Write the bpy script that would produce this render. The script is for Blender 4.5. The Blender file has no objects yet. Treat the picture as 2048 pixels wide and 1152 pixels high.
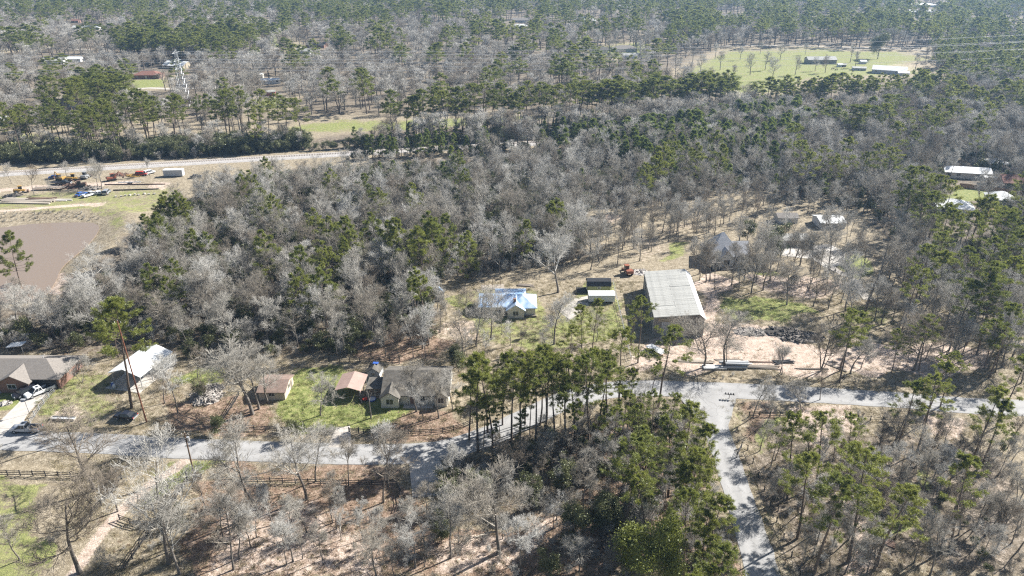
import bpy, math, random
import numpy as np
from mathutils import Vector, Matrix
R = math.radians
rnd = random.Random(7)
rg = np.random.default_rng(11)

# ------------------------------------------------------------------ camera, sky, sun, exposure
F, PITCH, H = 1450.0, R(25.3), 90.0
CP, SP = math.cos(PITCH), math.sin(PITCH)
scene = bpy.context.scene
col = scene.collection
cd = bpy.data.cameras.new('camera'); cam = bpy.data.objects.new('camera', cd); col.objects.link(cam)
cd.sensor_width = 36.0; cd.lens = 36.0 * F / 2048.0
cd.clip_start = 1.0; cd.clip_end = 12000
cam.location = (0, 0, H); cam.rotation_euler = (R(90) - PITCH, 0, 0)
scene.camera = cam
SUN_AZ, SUN_EL = 59.0, 36.0          # degrees right of straight ahead, above the horizon
w = bpy.data.worlds.new('World'); scene.world = w; w.use_nodes = True
nt = w.node_tree; bgn = nt.nodes['Background']
sky = nt.nodes.new('ShaderNodeTexSky'); sky.sky_type = 'NISHITA'; sky.sun_disc = False
sky.sun_elevation = R(SUN_EL); sky.sun_rotation = R(SUN_AZ); sky.air_density = 1.0; sky.dust_density = 1.2
nt.links.new(sky.outputs[0], bgn.inputs[0]); bgn.inputs[1].default_value = 0.05
sl = bpy.data.lights.new('sun', 'SUN'); sl.energy = 5.0; sl.angle = R(0.5); sl.color = (1.0, 0.97, 0.92)
so = bpy.data.objects.new('sun', sl); col.objects.link(so)
sd = Vector((math.sin(R(SUN_AZ)) * math.cos(R(SUN_EL)), math.cos(R(SUN_AZ)) * math.cos(R(SUN_EL)), math.sin(R(SUN_EL))))
so.rotation_euler = sd.to_track_quat('Z', 'Y').to_euler(); so.location = (200, 200, 300)
vs = scene.view_settings
vs.view_transform = 'Standard'; vs.look = 'None'; vs.gamma = 1.0; vs.use_curve_mapping = False
vs.exposure = 1.32
cy = scene.cycles
cy.use_denoising = False
cy.pixel_filter_type = 'BLACKMAN_HARRIS'; cy.filter_width = 1.25
cy.max_bounces = 5; cy.diffuse_bounces = 2; cy.glossy_bounces = 2; cy.transmission_bounces = 3; cy.volume_bounces = 0
cy.transparent_max_bounces = 6; cy.caustics_reflective = False; cy.caustics_refractive = False
cy.sample_clamp_indirect = 4.0

# ------------------------------------------------------------------ pixel of the photograph (2048 wide) -> place on the ground
def G(px, py, h=0.0):
    a = (px - 1024) / F; t = (py - 576) / F
    z = (H - h) / (SP + t * CP)
    return (a * z, z * (CP - t * SP))
def Gp(l): return [G(*p) for p in l]
def tree_height(X, Y, ty):
    t = (ty - 576) / F
    return H - Y * (SP + t * CP) / (CP - t * SP)
def project(X, Y, Z):
    z = Y * CP + (H - Z) * SP; v = (H - Z) * CP - Y * SP
    return 1024 + F * X / z, 576 + F * v / z, z

# ------------------------------------------------------------------ helpers
def tag(o, label=None, cat=None, group=None, kind=None):
    if label: o['label'] = label
    if cat: o['category'] = cat
    if group: o['group'] = group
    if kind: o['kind'] = kind
    return o
def thing(name, label, cat, loc=(0, 0, 0), rz=0.0, group=None):
    o = bpy.data.objects.new(name, None); col.objects.link(o)
    o.empty_display_size = 0.2; o.location = loc; o.rotation_euler = (0, 0, rz)
    return tag(o, label, cat, group)
def mobj(name, me, parent=None, loc=None, rot=None, scale=None):
    o = bpy.data.objects.new(name, me); col.objects.link(o)
    if parent: o.parent = parent
    if loc is not None: o.location = loc
    if rot is not None: o.rotation_euler = rot
    if scale is not None: o.scale = scale
    return o
def mesh_np(name, parts, mat, smooth=False):
    """parts: list of (verts (n,3), faces (m,k))"""
    V, L, S = [], [], []; off = 0; lo = 0
    for v, f in parts:
        v = np.asarray(v, np.float32).reshape(-1, 3); f = np.asarray(f, np.int32)
        V.append(v); L.append((f + off).ravel()); k = f.shape[1]
        S.append(lo + np.arange(len(f), dtype=np.int32) * k); lo += f.size; off += len(v)
    V = np.concatenate(V); L = np.concatenate(L).astype(np.int32); S = np.concatenate(S).astype(np.int32)
    me = bpy.data.meshes.new(name)
    me.vertices.add(len(V)); me.vertices.foreach_set('co', V.ravel())
    me.loops.add(len(L)); me.loops.foreach_set('vertex_index', L)
    me.polygons.add(len(S)); me.polygons.foreach_set('loop_start', S)
    if smooth: me.polygons.foreach_set('use_smooth', np.ones(len(S), bool))
    me.update(calc_edges=True)
    if mat: me.materials.append(mat)
    return me
class MB:
    def __init__(s): s.v = []; s.f = []
    def add(s, vs_, fs_):
        o = len(s.v); s.v += [tuple(p) for p in vs_]; s.f += [tuple(i + o for i in f) for f in fs_]; return s
    def box(s, x0, x1, y0, y1, z0, z1):
        return s.add([(x0,y0,z0),(x1,y0,z0),(x1,y1,z0),(x0,y1,z0),(x0,y0,z1),(x1,y0,z1),(x1,y1,z1),(x0,y1,z1)],
                     [(3,2,1,0),(4,5,6,7),(0,1,5,4),(1,2,6,5),(2,3,7,6),(3,0,4,7)])
    def prism(s, poly, axis, a0, a1):
        """poly: 2-D points; axis 'x': poly is (y,z); axis 'y': poly is (x,z); axis 'z': poly is (x,y)"""
        n = len(poly)
        def p(q, a): return (a, q[0], q[1]) if axis == 'x' else ((q[0], a, q[1]) if axis == 'y' else (q[0], q[1], a))
        vs_ = [p(q, a0) for q in poly] + [p(q, a1) for q in poly]
        fs_ = [tuple(range(n))[::-1], tuple(range(n, 2 * n))] + [(i, (i + 1) % n, n + (i + 1) % n, n + i) for i in range(n)]
        return s.add(vs_, fs_)
    def tube(s, p0, p1, r0, r1=None, k=6):
        r1 = r0 if r1 is None else r1
        p0, p1 = Vector(p0), Vector(p1); t = (p1 - p0).normalized()
        u = t.cross(Vector((0, 0, 1)) if abs(t.z) < 0.9 else Vector((1, 0, 0))).normalized(); q = t.cross(u)
        vs_ = []
        for p, r in ((p0, r0), (p1, r1)):
            for i in range(k):
                a = 2 * math.pi * i / k; vs_.append(p + (u * math.cos(a) + q * math.sin(a)) * r)
        fs_ = [(i, (i + 1) % k, k + (i + 1) % k, k + i) for i in range(k)] + [tuple(range(k))[::-1], tuple(range(k, 2 * k))]
        return s.add(vs_, fs_)
    def mesh(s, name, mat, bevel=0.0):
        me = bpy.data.meshes.new(name); me.from_pydata(s.v, [], s.f)
        import bmesh
        bm = bmesh.new(); bm.from_mesh(me)
        bmesh.ops.recalc_face_normals(bm, faces=bm.faces)
        if bevel: bmesh.ops.bevel(bm, geom=bm.edges[:], offset=bevel, segments=2, affect='EDGES', clamp_overlap=True)
        bm.to_mesh(me); bm.free()
        if mat: me.materials.append(mat)
        return me
    def build(s, name, mat, parent=None, bevel=0.0, **k):
        return mobj(name, s.mesh(name, mat, bevel), parent, **k)

# ------------------------------------------------------------------ materials
def nodes_of(name):
    m = bpy.data.materials.new(name); m.use_nodes = True
    return m, m.node_tree.nodes, m.node_tree.links, m.node_tree.nodes['Principled BSDF']
def mat(name, c, rough=0.8, var=0.25, scale=1.5, metal=0.0, bump=0.0, spec=0.3, wave=None, rand=0.0):
    m, N, L, b = nodes_of(name)
    b.inputs['Roughness'].default_value = rough; b.inputs['Metallic'].default_value = metal
    b.inputs['Specular IOR Level'].default_value = spec
    tc = N.new('ShaderNodeTexCoord'); no = N.new('ShaderNodeTexNoise'); no.inputs['Scale'].default_value = scale
    no.inputs['Detail'].default_value = 6; no.inputs['Roughness'].default_value = 0.65
    L.new(tc.outputs['Object'], no.inputs['Vector'])
    mr = N.new('ShaderNodeMapRange'); mr.inputs[1].default_value = 0.3; mr.inputs[2].default_value = 0.7
    mr.inputs[3].default_value = 1 - var; mr.inputs[4].default_value = 1 + var
    L.new(no.outputs['Fac'], mr.inputs[0])
    out = mr.outputs[0]
    if rand:
        oi = N.new('ShaderNodeObjectInfo'); m2 = N.new('ShaderNodeMapRange')
        m2.inputs[3].default_value = 1 - rand; m2.inputs[4].default_value = 1 + rand
        L.new(oi.outputs['Random'], m2.inputs[0])
        mu = N.new('ShaderNodeMath'); mu.operation = 'MULTIPLY'; L.new(out, mu.inputs[0]); L.new(m2.outputs[0], mu.inputs[1]); out = mu.outputs[0]
    mx = N.new('ShaderNodeVectorMath'); mx.operation = 'SCALE'
    mx.inputs[0].default_value = c[:3]; L.new(out, mx.inputs['Scale'])
    L.new(mx.outputs[0], b.inputs['Base Color'])
    if wave or bump:
        bp = N.new('ShaderNodeBump'); bp.inputs['Strength'].default_value = bump or 0.22; bp.inputs['Distance'].default_value = 0.05
        if wave:
            wv = N.new('ShaderNodeTexWave'); wv.inputs['Scale'].default_value = wave[1]; wv.bands_direction = wave[0]
            L.new(tc.outputs['Object'], wv.inputs['Vector']); L.new(wv.outputs['Fac'], bp.inputs['Height'])
        else:
            L.new(no.outputs['Fac'], bp.inputs['Height'])
        L.new(bp.outputs[0], b.inputs['Normal'])
    return m
M = {}
def leaf_mat(name, c1, c2, trans=0.35, rand=0.25):
    m = bpy.data.materials.new(name); m.use_nodes = True; N = m.node_tree.nodes; L = m.node_tree.links
    N.remove(N['Principled BSDF']); out = N['Material Output']
    oi = N.new('ShaderNodeObjectInfo'); geo = N.new('ShaderNodeNewGeometry')
    ad = N.new('ShaderNodeMath'); ad.operation = 'MULTIPLY_ADD'
    L.new(geo.outputs['Random Per Island'], ad.inputs[0]); ad.inputs[1].default_value = 0.6
    sc = N.new('ShaderNodeMath'); sc.operation = 'MULTIPLY'; L.new(oi.outputs['Random'], sc.inputs[0]); sc.inputs[1].default_value = 0.4
    L.new(sc.outputs[0], ad.inputs[2])
    mx = N.new('ShaderNodeMix'); mx.data_type = 'RGBA'; L.new(ad.outputs[0], mx.inputs['Factor'])
    mx.inputs['A'].default_value = (*c1, 1); mx.inputs['B'].default_value = (*c2, 1)
    d = N.new('ShaderNodeBsdfDiffuse'); t = N.new('ShaderNodeBsdfTranslucent'); ms = N.new('ShaderNodeMixShader')
    L.new(mx.outputs['Result'], d.inputs[0]); L.new(mx.outputs['Result'], t.inputs[0]); ms.inputs[0].default_value = trans
    gl = N.new('ShaderNodeBsdfGlossy'); gl.inputs['Roughness'].default_value = 0.45; gl.inputs['Color'].default_value = (0.6, 0.65, 0.5, 1)
    m3 = N.new('ShaderNodeMixShader'); m3.inputs[0].default_value = 0.06
    L.new(d.outputs[0], ms.inputs[1]); L.new(t.outputs[0], ms.inputs[2])
    L.new(ms.outputs[0], m3.inputs[1]); L.new(gl.outputs[0], m3.inputs[2]); L.new(m3.outputs[0], out.inputs['Surface'])
    return m
M['needles'] = leaf_mat('pine_needles', (0.115, 0.15, 0.03), (0.31, 0.32, 0.068), 0.5)
M['needles_dark'] = leaf_mat('young_pine_needles', (0.09, 0.13, 0.03), (0.23, 0.27, 0.055), 0.5)
M['evergreen'] = leaf_mat('evergreen_leaves', (0.075, 0.085, 0.035), (0.17, 0.175, 0.08), 0.35)
def twig_mat():
    m, N, L, b = nodes_of('grey_twigs'); b.inputs['Roughness'].default_value = .8; b.inputs['Specular IOR Level'].default_value = .15
    oi = N.new('ShaderNodeObjectInfo'); rp = N.new('ShaderNodeValToRGB'); e = rp.color_ramp.elements; e.new(.35); e.new(.7)
    for q, (p, c) in zip(e, ((0, (.225, .19, .15)), (.35, (.33, .305, .26)), (.7, (.41, .39, .35)), (1, (.50, .485, .45)))): q.position = p; q.color = (*c, 1)
    L.new(oi.outputs['Random'], rp.inputs[0]); L.new(rp.outputs[0], b.inputs['Base Color']); return m
M['twig'] = twig_mat()
M['bark'] = mat('grey_bark', (0.17, 0.15, 0.13), 0.9, 0.35, 2.5, bump=0.5, rand=0.2)
M['pbark'] = mat('pine_bark', (0.15, 0.115, 0.09), 0.9, 0.35, 3.0, bump=0.5, rand=0.2)
M['asphalt'] = mat('road_asphalt', (0.37, 0.36, 0.35), 0.85, 0.13, 0.25, bump=0.1)
M['concrete'] = mat('concrete', (0.44, 0.41, 0.37), 0.8, 0.15, 0.8, bump=0.1)
M['gravel'] = mat('gravel', (0.42, 0.385, 0.34), 0.95, 0.28, 1.4, bump=0.4)
M['ballast'] = mat('rail_ballast', (0.40, 0.375, 0.35), 0.95, 0.25, 1.2, bump=0.6)
M['black_wood'] = mat('weathered_black_wood', (0.045, 0.042, 0.040), 0.8, 0.4, 4)
M['grey_wood'] = mat('grey_wood', (0.20, 0.17, 0.14), 0.85, 0.35, 3)
M['pole'] = mat('pole_wood', (0.13, 0.085, 0.055), 0.85, 0.3, 3)
M['rust_pole'] = mat('reddish_pole_wood', (0.20, 0.085, 0.05), 0.85, 0.3, 3)
M['white'] = mat('white_paint', (0.72, 0.72, 0.70), 0.5, 0.10, 1.2)
M['trim'] = mat('cream_trim', (0.62, 0.58, 0.50), 0.6, 0.1, 1.2)
M['glass'] = mat('window_glass', (0.03, 0.035, 0.04), 0.12, 0.1, 1, spec=0.6)
M['brick'] = mat('brown_brick', (0.22, 0.13, 0.10), 0.9, 0.3, 8, bump=0.3)
M['shingle'] = mat('grey_shingles', (0.205, 0.185, 0.165), 0.9, 0.22, 3, bump=0.3)
M['dark_shingle'] = mat('dark_mossy_shingles', (0.115, 0.105, 0.09), 0.9, 0.45, 0.9, bump=0.3)
M['black_shingle'] = mat('black_shingles', (0.035, 0.037, 0.042), 0.9, 0.25, 3, bump=0.3)
M['red_shingle'] = mat('red_brown_shingles', (0.21, 0.105, 0.08), 0.9, 0.25, 2, bump=0.3)
M['white_metal'] = mat('white_sheet_metal', (0.70, 0.71, 0.70), 0.55, 0.08, 0.5, wave=('X', 3.0))
M['grey_metal'] = mat('weathered_galvanised_sheet', (0.36, 0.355, 0.325), 0.6, 0.2, 0.8, rand=0.06, wave=('Y', 5.0))
M['barn_wall'] = mat('weathered_barn_cladding', (0.26, 0.245, 0.225), 0.7, 0.28, 0.7, wave=('X', 4.0))
M['tan_metal'] = mat('tan_cladding', (0.40, 0.35, 0.26), 0.6, 0.1, 0.8, wave=('X', 4.0))
M['blue_metal'] = None
M['pink_metal'] = mat('reddish_carport_metal', (0.36, 0.255, 0.215), 0.55, 0.15, 0.6, wave=('Y', 4.0))
M['tan_wall'] = mat('tan_siding', (0.50, 0.42, 0.33), 0.8, 0.12, 1)
M['cream_wall'] = mat('cream_siding', (0.60, 0.57, 0.50), 0.8, 0.1, 1)
M['brown_roof'] = mat('brown_felt_roof', (0.22, 0.16, 0.13), 0.9, 0.3, 1.2)
M['green_wall'] = mat('olive_green_siding', (0.30, 0.31, 0.14), 0.75, 0.12, 1.2)
M['grey_wall'] = mat('pale_grey_siding', (0.46, 0.47, 0.48), 0.75, 0.1, 1.2)
M['red_wall'] = mat('barn_red_siding', (0.36, 0.08, 0.06), 0.75, 0.15, 1.2)
M['blue_tarp'] = mat('blue_plastic', (0.05, 0.12, 0.42), 0.5, 0.2, 1.2)
M['black_metal'] = mat('black_metal', (0.03, 0.03, 0.032), 0.5, 0.3, 2)
M['steel'] = mat('grey_steel', (0.40, 0.41, 0.42), 0.45, 0.15, 1, metal=0.4)
M['rust'] = mat('rusty_iron', (0.15, 0.095, 0.07), 0.85, 0.4, 2)
M['rubber'] = mat('tyre_rubber', (0.02, 0.02, 0.02), 0.8, 0.2, 3)
M['paint_white'] = mat('car_paint_white', (0.75, 0.75, 0.74), 0.25, 0.04, 1, spec=0.5)
M['paint_silver'] = mat('car_paint_silver', (0.42, 0.44, 0.47), 0.28, 0.04, 1, metal=0.4, spec=0.5)
M['paint_black'] = mat('car_paint_black', (0.02, 0.022, 0.03), 0.2, 0.05, 1, spec=0.6)
M['paint_blue'] = mat('car_paint_blue', (0.04, 0.12, 0.38), 0.3, 0.05, 1, spec=0.5)
M['paint_red'] = mat('red_paint', (0.45, 0.05, 0.03), 0.4, 0.1, 1)
M['paint_orange'] = mat('orange_red_paint', (0.27, 0.10, 0.06), 0.45, 0.2, 1)
M['paint_yellow'] = mat('machine_yellow', (0.40, 0.25, 0.075), 0.45, 0.15, 1)
M['plank'] = mat('old_lumber', (0.38, 0.33, 0.27), 0.85, 0.25, 2, rand=0.35)
M['burnt'] = mat('charred_debris', (0.13, 0.115, 0.10), 0.9, 0.6, 2, rand=0.8)
M['log'] = mat('bleached_logs', (0.34, 0.31, 0.28), 0.9, 0.3, 2, rand=0.4)
M['soil'] = mat('pink_soil', (0.50, 0.385, 0.30), 0.95, 0.2, 1.2, bump=0.4)
M['cedar'] = mat('brown_cedar_boards', (0.22, 0.125, 0.07), 0.85, 0.3, 3)
M['wire'] = mat('power_wire', (0.45, 0.46, 0.48), 0.4, 0.05, 1)
M['hide_dark'] = mat('dark_cow_hide', (0.025, 0.022, 0.02), 0.8, 0.3, 4)
M['playset'] = mat('sun_faded_wood', (0.33, 0.25, 0.17), 0.85, 0.3, 3)
def blue_roof():
    m, N, L, b = nodes_of('pale_blue_standing_seam')
    tc = N.new('ShaderNodeTexCoord'); no = N.new('ShaderNodeTexNoise'); no.inputs['Scale'].default_value = 0.45; no.inputs['Detail'].default_value = 5
    L.new(tc.outputs['Object'], no.inputs['Vector'])
    rp = N.new('ShaderNodeValToRGB'); rp.color_ramp.elements[0].position = 0.36; rp.color_ramp.elements[1].position = 0.66
    rp.color_ramp.elements[0].color = (0.24, 0.40, 0.64, 1); rp.color_ramp.elements[1].color = (0.60, 0.68, 0.76, 1)
    L.new(no.outputs['Fac'], rp.inputs[0]); L.new(rp.outputs[0], b.inputs['Base Color'])
    b.inputs['Roughness'].default_value = 0.45
    return m
M['blue_metal'] = blue_roof()

# ------------------------------------------------------------------ ground
def poly_mask(X, Y, poly, feather):
    """1 inside, falling to 0 across +-feather metres"""
    P = np.array(poly); n = len(P); inside = np.zeros(X.shape, bool); dist = np.full(X.shape, 1e9)
    for i in range(n):
        x0, y0 = P[i]; x1, y1 = P[(i + 1) % n]
        cond = ((y0 > Y) != (y1 > Y))
        with np.errstate(divide='ignore', invalid='ignore'):
            xi = (x1 - x0) * (Y - y0) / (y1 - y0 + 1e-12) + x0
        inside ^= cond & (X < xi)
        dx, dy = x1 - x0, y1 - y0
        t = np.clip(((X - x0) * dx + (Y - y0) * dy) / (dx * dx + dy * dy + 1e-9), 0, 1)
        dist = np.minimum(dist, np.hypot(X - x0 - t * dx, Y - y0 - t * dy))
    sgn = np.where(inside, dist, -dist)
    return np.clip(0.5 + sgn / (2 * feather), 0, 1)
def line_dist(X, Y, pts):
    d = np.full(X.shape, 1e9)
    for (x0, y0), (x1, y1) in zip(pts[:-1], pts[1:]):
        dx, dy = x1 - x0, y1 - y0
        t = np.clip(((X - x0) * dx + (Y - y0) * dy) / (dx * dx + dy * dy + 1e-9), 0, 1)
        d = np.minimum(d, np.hypot(X - x0 - t * dx, Y - y0 - t * dy))
    return d
def smooth_path(pts, step=2.0):
    P = [Vector((p[0], p[1], 0)) for p in pts]; P = [2 * P[0] - P[1]] + P + [2 * P[-1] - P[-2]]
    out = []
    for i in range(1, len(P) - 2):
        n = max(2, int((P[i + 1] - P[i]).length / step))
        for k in range(n):
            t = k / n; a, b, c, d = P[i - 1:i + 3]
            q = 0.5 * ((2 * b) + (c - a) * t + (2 * a - 5 * b + 4 * c - d) * t * t + (3 * b - a - 3 * c + d) * t ** 3)
            out.append((q.x, q.y))
    out.append((P[-2].x, P[-2].y)); return out
MAIN_W, SIDE_W = 6.3, 5.3
main_road = smooth_path([(-175, 117)] + Gp([(0, 881), (400, 898), (700, 908), (850, 905), (930, 888), (1000, 862), (1070, 828), (1150, 795), (1250, 777), (1400, 779), (1600, 788), (1800, 800), (2048, 816)]) + [(190, 127)])
side_road = smooth_path(Gp([(1412, 781), (1424, 830), (1457, 930), (1500, 1060), (1527, 1152)]) + [(36.5, 60), (34, 20)])
rail_line = [G(-300, 368), G(0, 349), G(300, 331), G(600, 314), G(900, 297), G(1200, 280)]
rail_line = smooth_path(rail_line, 12)
pond_poly = smooth_path(Gp([(-260, 470), (-120, 458), (0, 450), (60, 443), (130, 440), (185, 441), (197, 452), (180, 478), (150, 505), (122, 530), (108, 560), (80, 590), (20, 600), (-120, 600), (-260, 560), (-260, 470)]), 3)[:-1]
GRASS = [([(60, 830), (110, 770), (160, 740), (225, 745), (215, 790), (250, 810), (200, 840), (100, 845)], .5), ([(0, 785), (45, 790), (25, 815), (0, 832), (-60, 830), (-60, 780)], .8),
 ([(545, 830), (560, 775), (600, 735), (690, 733), (722, 770), (705, 850), (600, 862)], .85), ([(660, 785), (760, 803), (850, 815), (790, 850), (720, 862), (660, 850)], .8),
 ([(330, 750), (420, 730), (470, 745), (430, 772), (380, 790)], .7), ([(880, 590), (950, 575), (1080, 578), (1090, 640), (1160, 562), (1240, 562), (1258, 660), (1200, 692), (1100, 700), (960, 692), (920, 640)], .52),
 ([(300, 962), (345, 912), (455, 918), (420, 935), (330, 1000), (270, 1020)], .8), ([(-60, 955), (100, 962), (60, 1060), (115, 1110), (60, 1160), (-60, 1160)], .54),
 ([(40, 1120), (60, 1095), (110, 1100), (105, 1130)], 1), ([(1420, 612), (1500, 585), (1600, 600), (1640, 630), (1560, 640), (1470, 642)], .66), ([(1300, 525), (1350, 487), (1385, 482), (1385, 510), (1330, 530)], .58),
 ([(1505, 542), (1560, 535), (1570, 560), (1520, 568)], .7), ([(1515, 842), (1562, 832), (1548, 870), (1520, 895)], .95), ([(1735, 1030), (1800, 1008), (1828, 1040), (1762, 1080)], 1),
 ([(1848, 935), (1882, 950), (1872, 990), (1845, 962)], 1), ([(1700, 1062), (1730, 1090), (1745, 1130), (1700, 1120)], .9), ([(1440, 805), (1462, 805), (1492, 900), (1562, 1090), (1600, 1160), (1562, 1160), (1490, 940)], .55),
 ([(-100, 392), (380, 368), (335, 420), (270, 440), (235, 505), (195, 430), (-100, 432)], .5), ([(1335, 150), (1450, 97), (1640, 95), (1850, 105), (1860, 150), (1640, 160), (1500, 204), (1478, 206), (1430, 172)], .57),
 ([(540, 252), (680, 236), (800, 236), (1115, 224), (1115, 240), (1000, 252), (800, 266), (560, 272)], .6), ([(1885, 395), (1930, 376), (1985, 380), (1975, 398), (1900, 408)], .95),
 ([(240, 162), (330, 158), (335, 176), (240, 178)], .95), ([(505, 198), (580, 192), (575, 216), (505, 222)], .8), ([(1160, 92), (1300, 86), (1310, 116), (1190, 119)], .7), ([(-60, 300), (60, 262), (160, 275), (300, 290), (-60, 330)], .55),
 ([(1645, 520), (1720, 500), (1760, 540), (1700, 560)], .6), ([(1700, 600), (1800, 610), (1790, 660), (1690, 640)], .5), ([(520, 60), (560, 62), (600, 100), (540, 96)], .8), ([(0, 95), (60, 93), (60, 104), (0, 104)], .9), ([(1290, 60), (1345, 55), (1345, 75), (1290, 75)], .7)]
SAND = [([(1395, 672), (1400, 600), (1380, 560), (1420, 548), (1480, 566), (1440, 592), (1420, 645), (1490, 646), (1570, 652), (1600, 690), (1760, 690), (1900, 690), (1990, 702), (1980, 748), (1750, 748), (1500, 742), (1270, 738), (1290, 690)], 1),
 ([(1480, 550), (1600, 548), (1720, 570), (1660, 602), (1580, 590), (1500, 575)], .62), ([(380, 1160), (430, 1060), (500, 1020), (620, 1005), (700, 1040), (770, 1100), (770, 1160)], .56), ([(830, 1160), (870, 1080), (950, 1060), (1080, 1050), (1140, 1040), (1100, 1100), (960, 1160)], .6),
 ([(1590, 828), (1690, 800), (1702, 860), (1640, 905), (1600, 872)], .95), ([(1470, 830), (1600, 880), (1820, 860), (1960, 890), (2060, 960), (2060, 1160), (1560, 1160), (1520, 980)], .36), ([(1830, 820), (1945, 832), (1900, 884), (1850, 862)], .8),
 ([(1680, 990), (1720, 1000), (1745, 1100), (1760, 1160), (1690, 1160), (1700, 1080)], .9), ([(-100, 424), (0, 418), (130, 411), (206, 406), (208, 414), (130, 419), (0, 428), (-100, 434)], 1), ([(-100, 382), (70, 371), (270, 360), (272, 367), (120, 379), (-100, 392)], .9),
 ([(305, 365), (345, 362), (332, 386), (305, 382)], .8), ([(98, 580), (125, 528), (145, 536), (122, 595)], 1), ([(1180, 425), (1260, 430), (1240, 455), (1170, 445)], .6), ([(1270, 540), (1300, 520), (1385, 470), (1480, 425), (1420, 412), (1250, 470), (1240, 530)], .4),
 ([(195, 790), (160, 835), (95, 848), (110, 820)], .55), ([(880, 640), (960, 640), (960, 690), (870, 690)], .5), ([(1385, 640), (1340, 690), (1300, 735), (1250, 735), (1290, 690)], .8), ([(1650, 90), (1900, 95), (1900, 104), (1850, 108), (1700, 100)], .4), ([(1750, 128), (1860, 120), (1890, 140), (1800, 150)], .5), ([(350, 150), (410, 146), (410, 160), (350, 162)], .7)]
LITTER = [([(395, 960), (800, 950), (820, 1000), (900, 1050), (1160, 1040), (1180, 1160), (360, 1160)], .75), ([(430, 918), (810, 928), (815, 958), (430, 950)], .7), ([(770, 830), (900, 815), (960, 860), (900, 885), (760, 875)], .7), ([(330, 790), (500, 790), (560, 840), (520, 870), (330, 860)], .72),
 ([(1460, 800), (1560, 805), (1560, 830), (1520, 900), (1480, 860)], .6), ([(640, 700), (870, 650), (930, 690), (800, 730)], .7), ([(380, 900), (520, 960), (330, 1100), (200, 1160), (130, 1100), (250, 1000)], .3), ([(1100, 860), (1380, 830), (1440, 1000), (1480, 1160), (1150, 1160), (1160, 1000)], .6)]
FOREST = [([(1480, 900), (1620, 860), (1830, 860), (1960, 890), (2060, 940), (2060, 1160), (1600, 1160)], .62), ([(290, 560), (440, 350), (700, 330), (1160, 300), (1600, 250), (1700, 330), (1640, 400), (1500, 372), (1350, 400), (1180, 410), (1165, 515), (870, 555), (870, 680), (640, 705), (330, 710), (150, 710), (-100, 690), (-100, 610), (100, 600), (200, 520), (330, 420)], .9),
 ([(1640, 300), (1800, 160), (2200, 150), (2200, 720), (1900, 620), (1760, 480)], .8), ([(900, 920), (1100, 850), (1380, 830), (1420, 1000), (1450, 1160), (1180, 1160), (900, 1000)], .6), ([(-300, 345), (300, 325), (700, 300), (1200, 280), (1500, 230), (1100, 225), (600, 275), (-300, 325)], .7)]
NEAR_DRIVE = Gp([(372, 921), (310, 962), (235, 1030), (185, 1090), (140, 1160)])
EMPTY = []
def axis(segs):
    out = []
    for a, b, s in segs: out += list(np.arange(a, b, s))
    return np.array(out + [segs[-1][1]])
gx = axis([(-3200, -900, 115), (-900, -320, 29), (-320, -135, 3.7), (-135, 135, 1.0), (135, 320, 3.7), (320, 900, 29), (900, 3200, 115)])
gy = axis([(-220, 70, 10), (70, 215, 1.0), (215, 380, 2.2), (380, 700, 8), (700, 1600, 30), (1600, 4200, 130)])
GX, GY = np.meshgrid(gx, gy, indexing='ij')
def vnoise(X, Y, s, seed):
    r = np.random.default_rng(seed); T = r.random((64, 64)); u = X / s; v = Y / s
    i = np.floor(u).astype(int); j = np.floor(v).astype(int); f = u - i; g = v - j
    f = f * f * (3 - 2 * f); g = g * g * (3 - 2 * g)
    a = T[i % 64, j % 64]; b = T[(i + 1) % 64, j % 64]; c = T[i % 64, (j + 1) % 64]; d = T[(i + 1) % 64, (j + 1) % 64]
    return a * (1 - f) * (1 - g) + b * f * (1 - g) + c * (1 - f) * g + d * f * g
WX = GX + (vnoise(GX, GY, 6, 1) - .5) * 5; WY = GY + (vnoise(GX, GY, 6, 2) - .5) * 5
def weight(lst, base=0.0):
    wgt = np.full(GX.shape, base)
    for poly, a in lst:
        pw = Gp(poly); ext = max(p[1] for p in pw); fe = 1.6 if ext < 230 else (4 if ext < 420 else 12)
        wgt = np.maximum(wgt, a * poly_mask(WX, WY, pw, fe))
    return wgt
i0_, i1_ = np.searchsorted(gx, [-100, -40]); j1_ = int(np.searchsorted(gy, 125))
wg, wsand, wl, wf = weight(GRASS), weight(SAND), weight(LITTER), weight(FOREST)
nd = line_dist(GX[i0_:i1_, :j1_], GY[i0_:i1_, :j1_], smooth_path(NEAR_DRIVE, 3)); wsand[i0_:i1_, :j1_] = np.maximum(wsand[i0_:i1_, :j1_], np.clip(1.02 - nd * .48 - .3 * np.exp(-(nd / .4) ** 2), 0, .82))
wg[i0_:i1_, :j1_] *= np.clip(nd / 1.6, 0, 1)
farmix = np.clip((GY - 330) / 120, 0, 1)
wf = np.maximum(wf, farmix * 0.62 * (1 - np.clip(wg * 1.5, 0, 1)) * (1 - wsand)); wg = np.maximum(wg, farmix * 0.34 * (1 - wsand))
droad = np.full(GX.shape, 99.0); jn = int(np.searchsorted(gy, 200)); i0, i1 = np.searchsorted(gx, [-220, 220])
droad[i0:i1, :jn] = np.minimum(line_dist(GX[i0:i1, :jn], GY[i0:i1, :jn], main_road) - MAIN_W / 2, line_dist(GX[i0:i1, :jn], GY[i0:i1, :jn], side_road) - SIDE_W / 2)
DITCH = np.exp(-((droad - 3.6) / 1.3) ** 2) * (GY < 215)
HZ = -0.38 * DITCH * (0.6 + 0.8 * vnoise(GX, GY, 14, 5))
bump = (vnoise(GX, GY, 9, 3) - 0.55) * 0.30 + (vnoise(GX, GY, 2.6, 4) - 0.55) * 0.10
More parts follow.
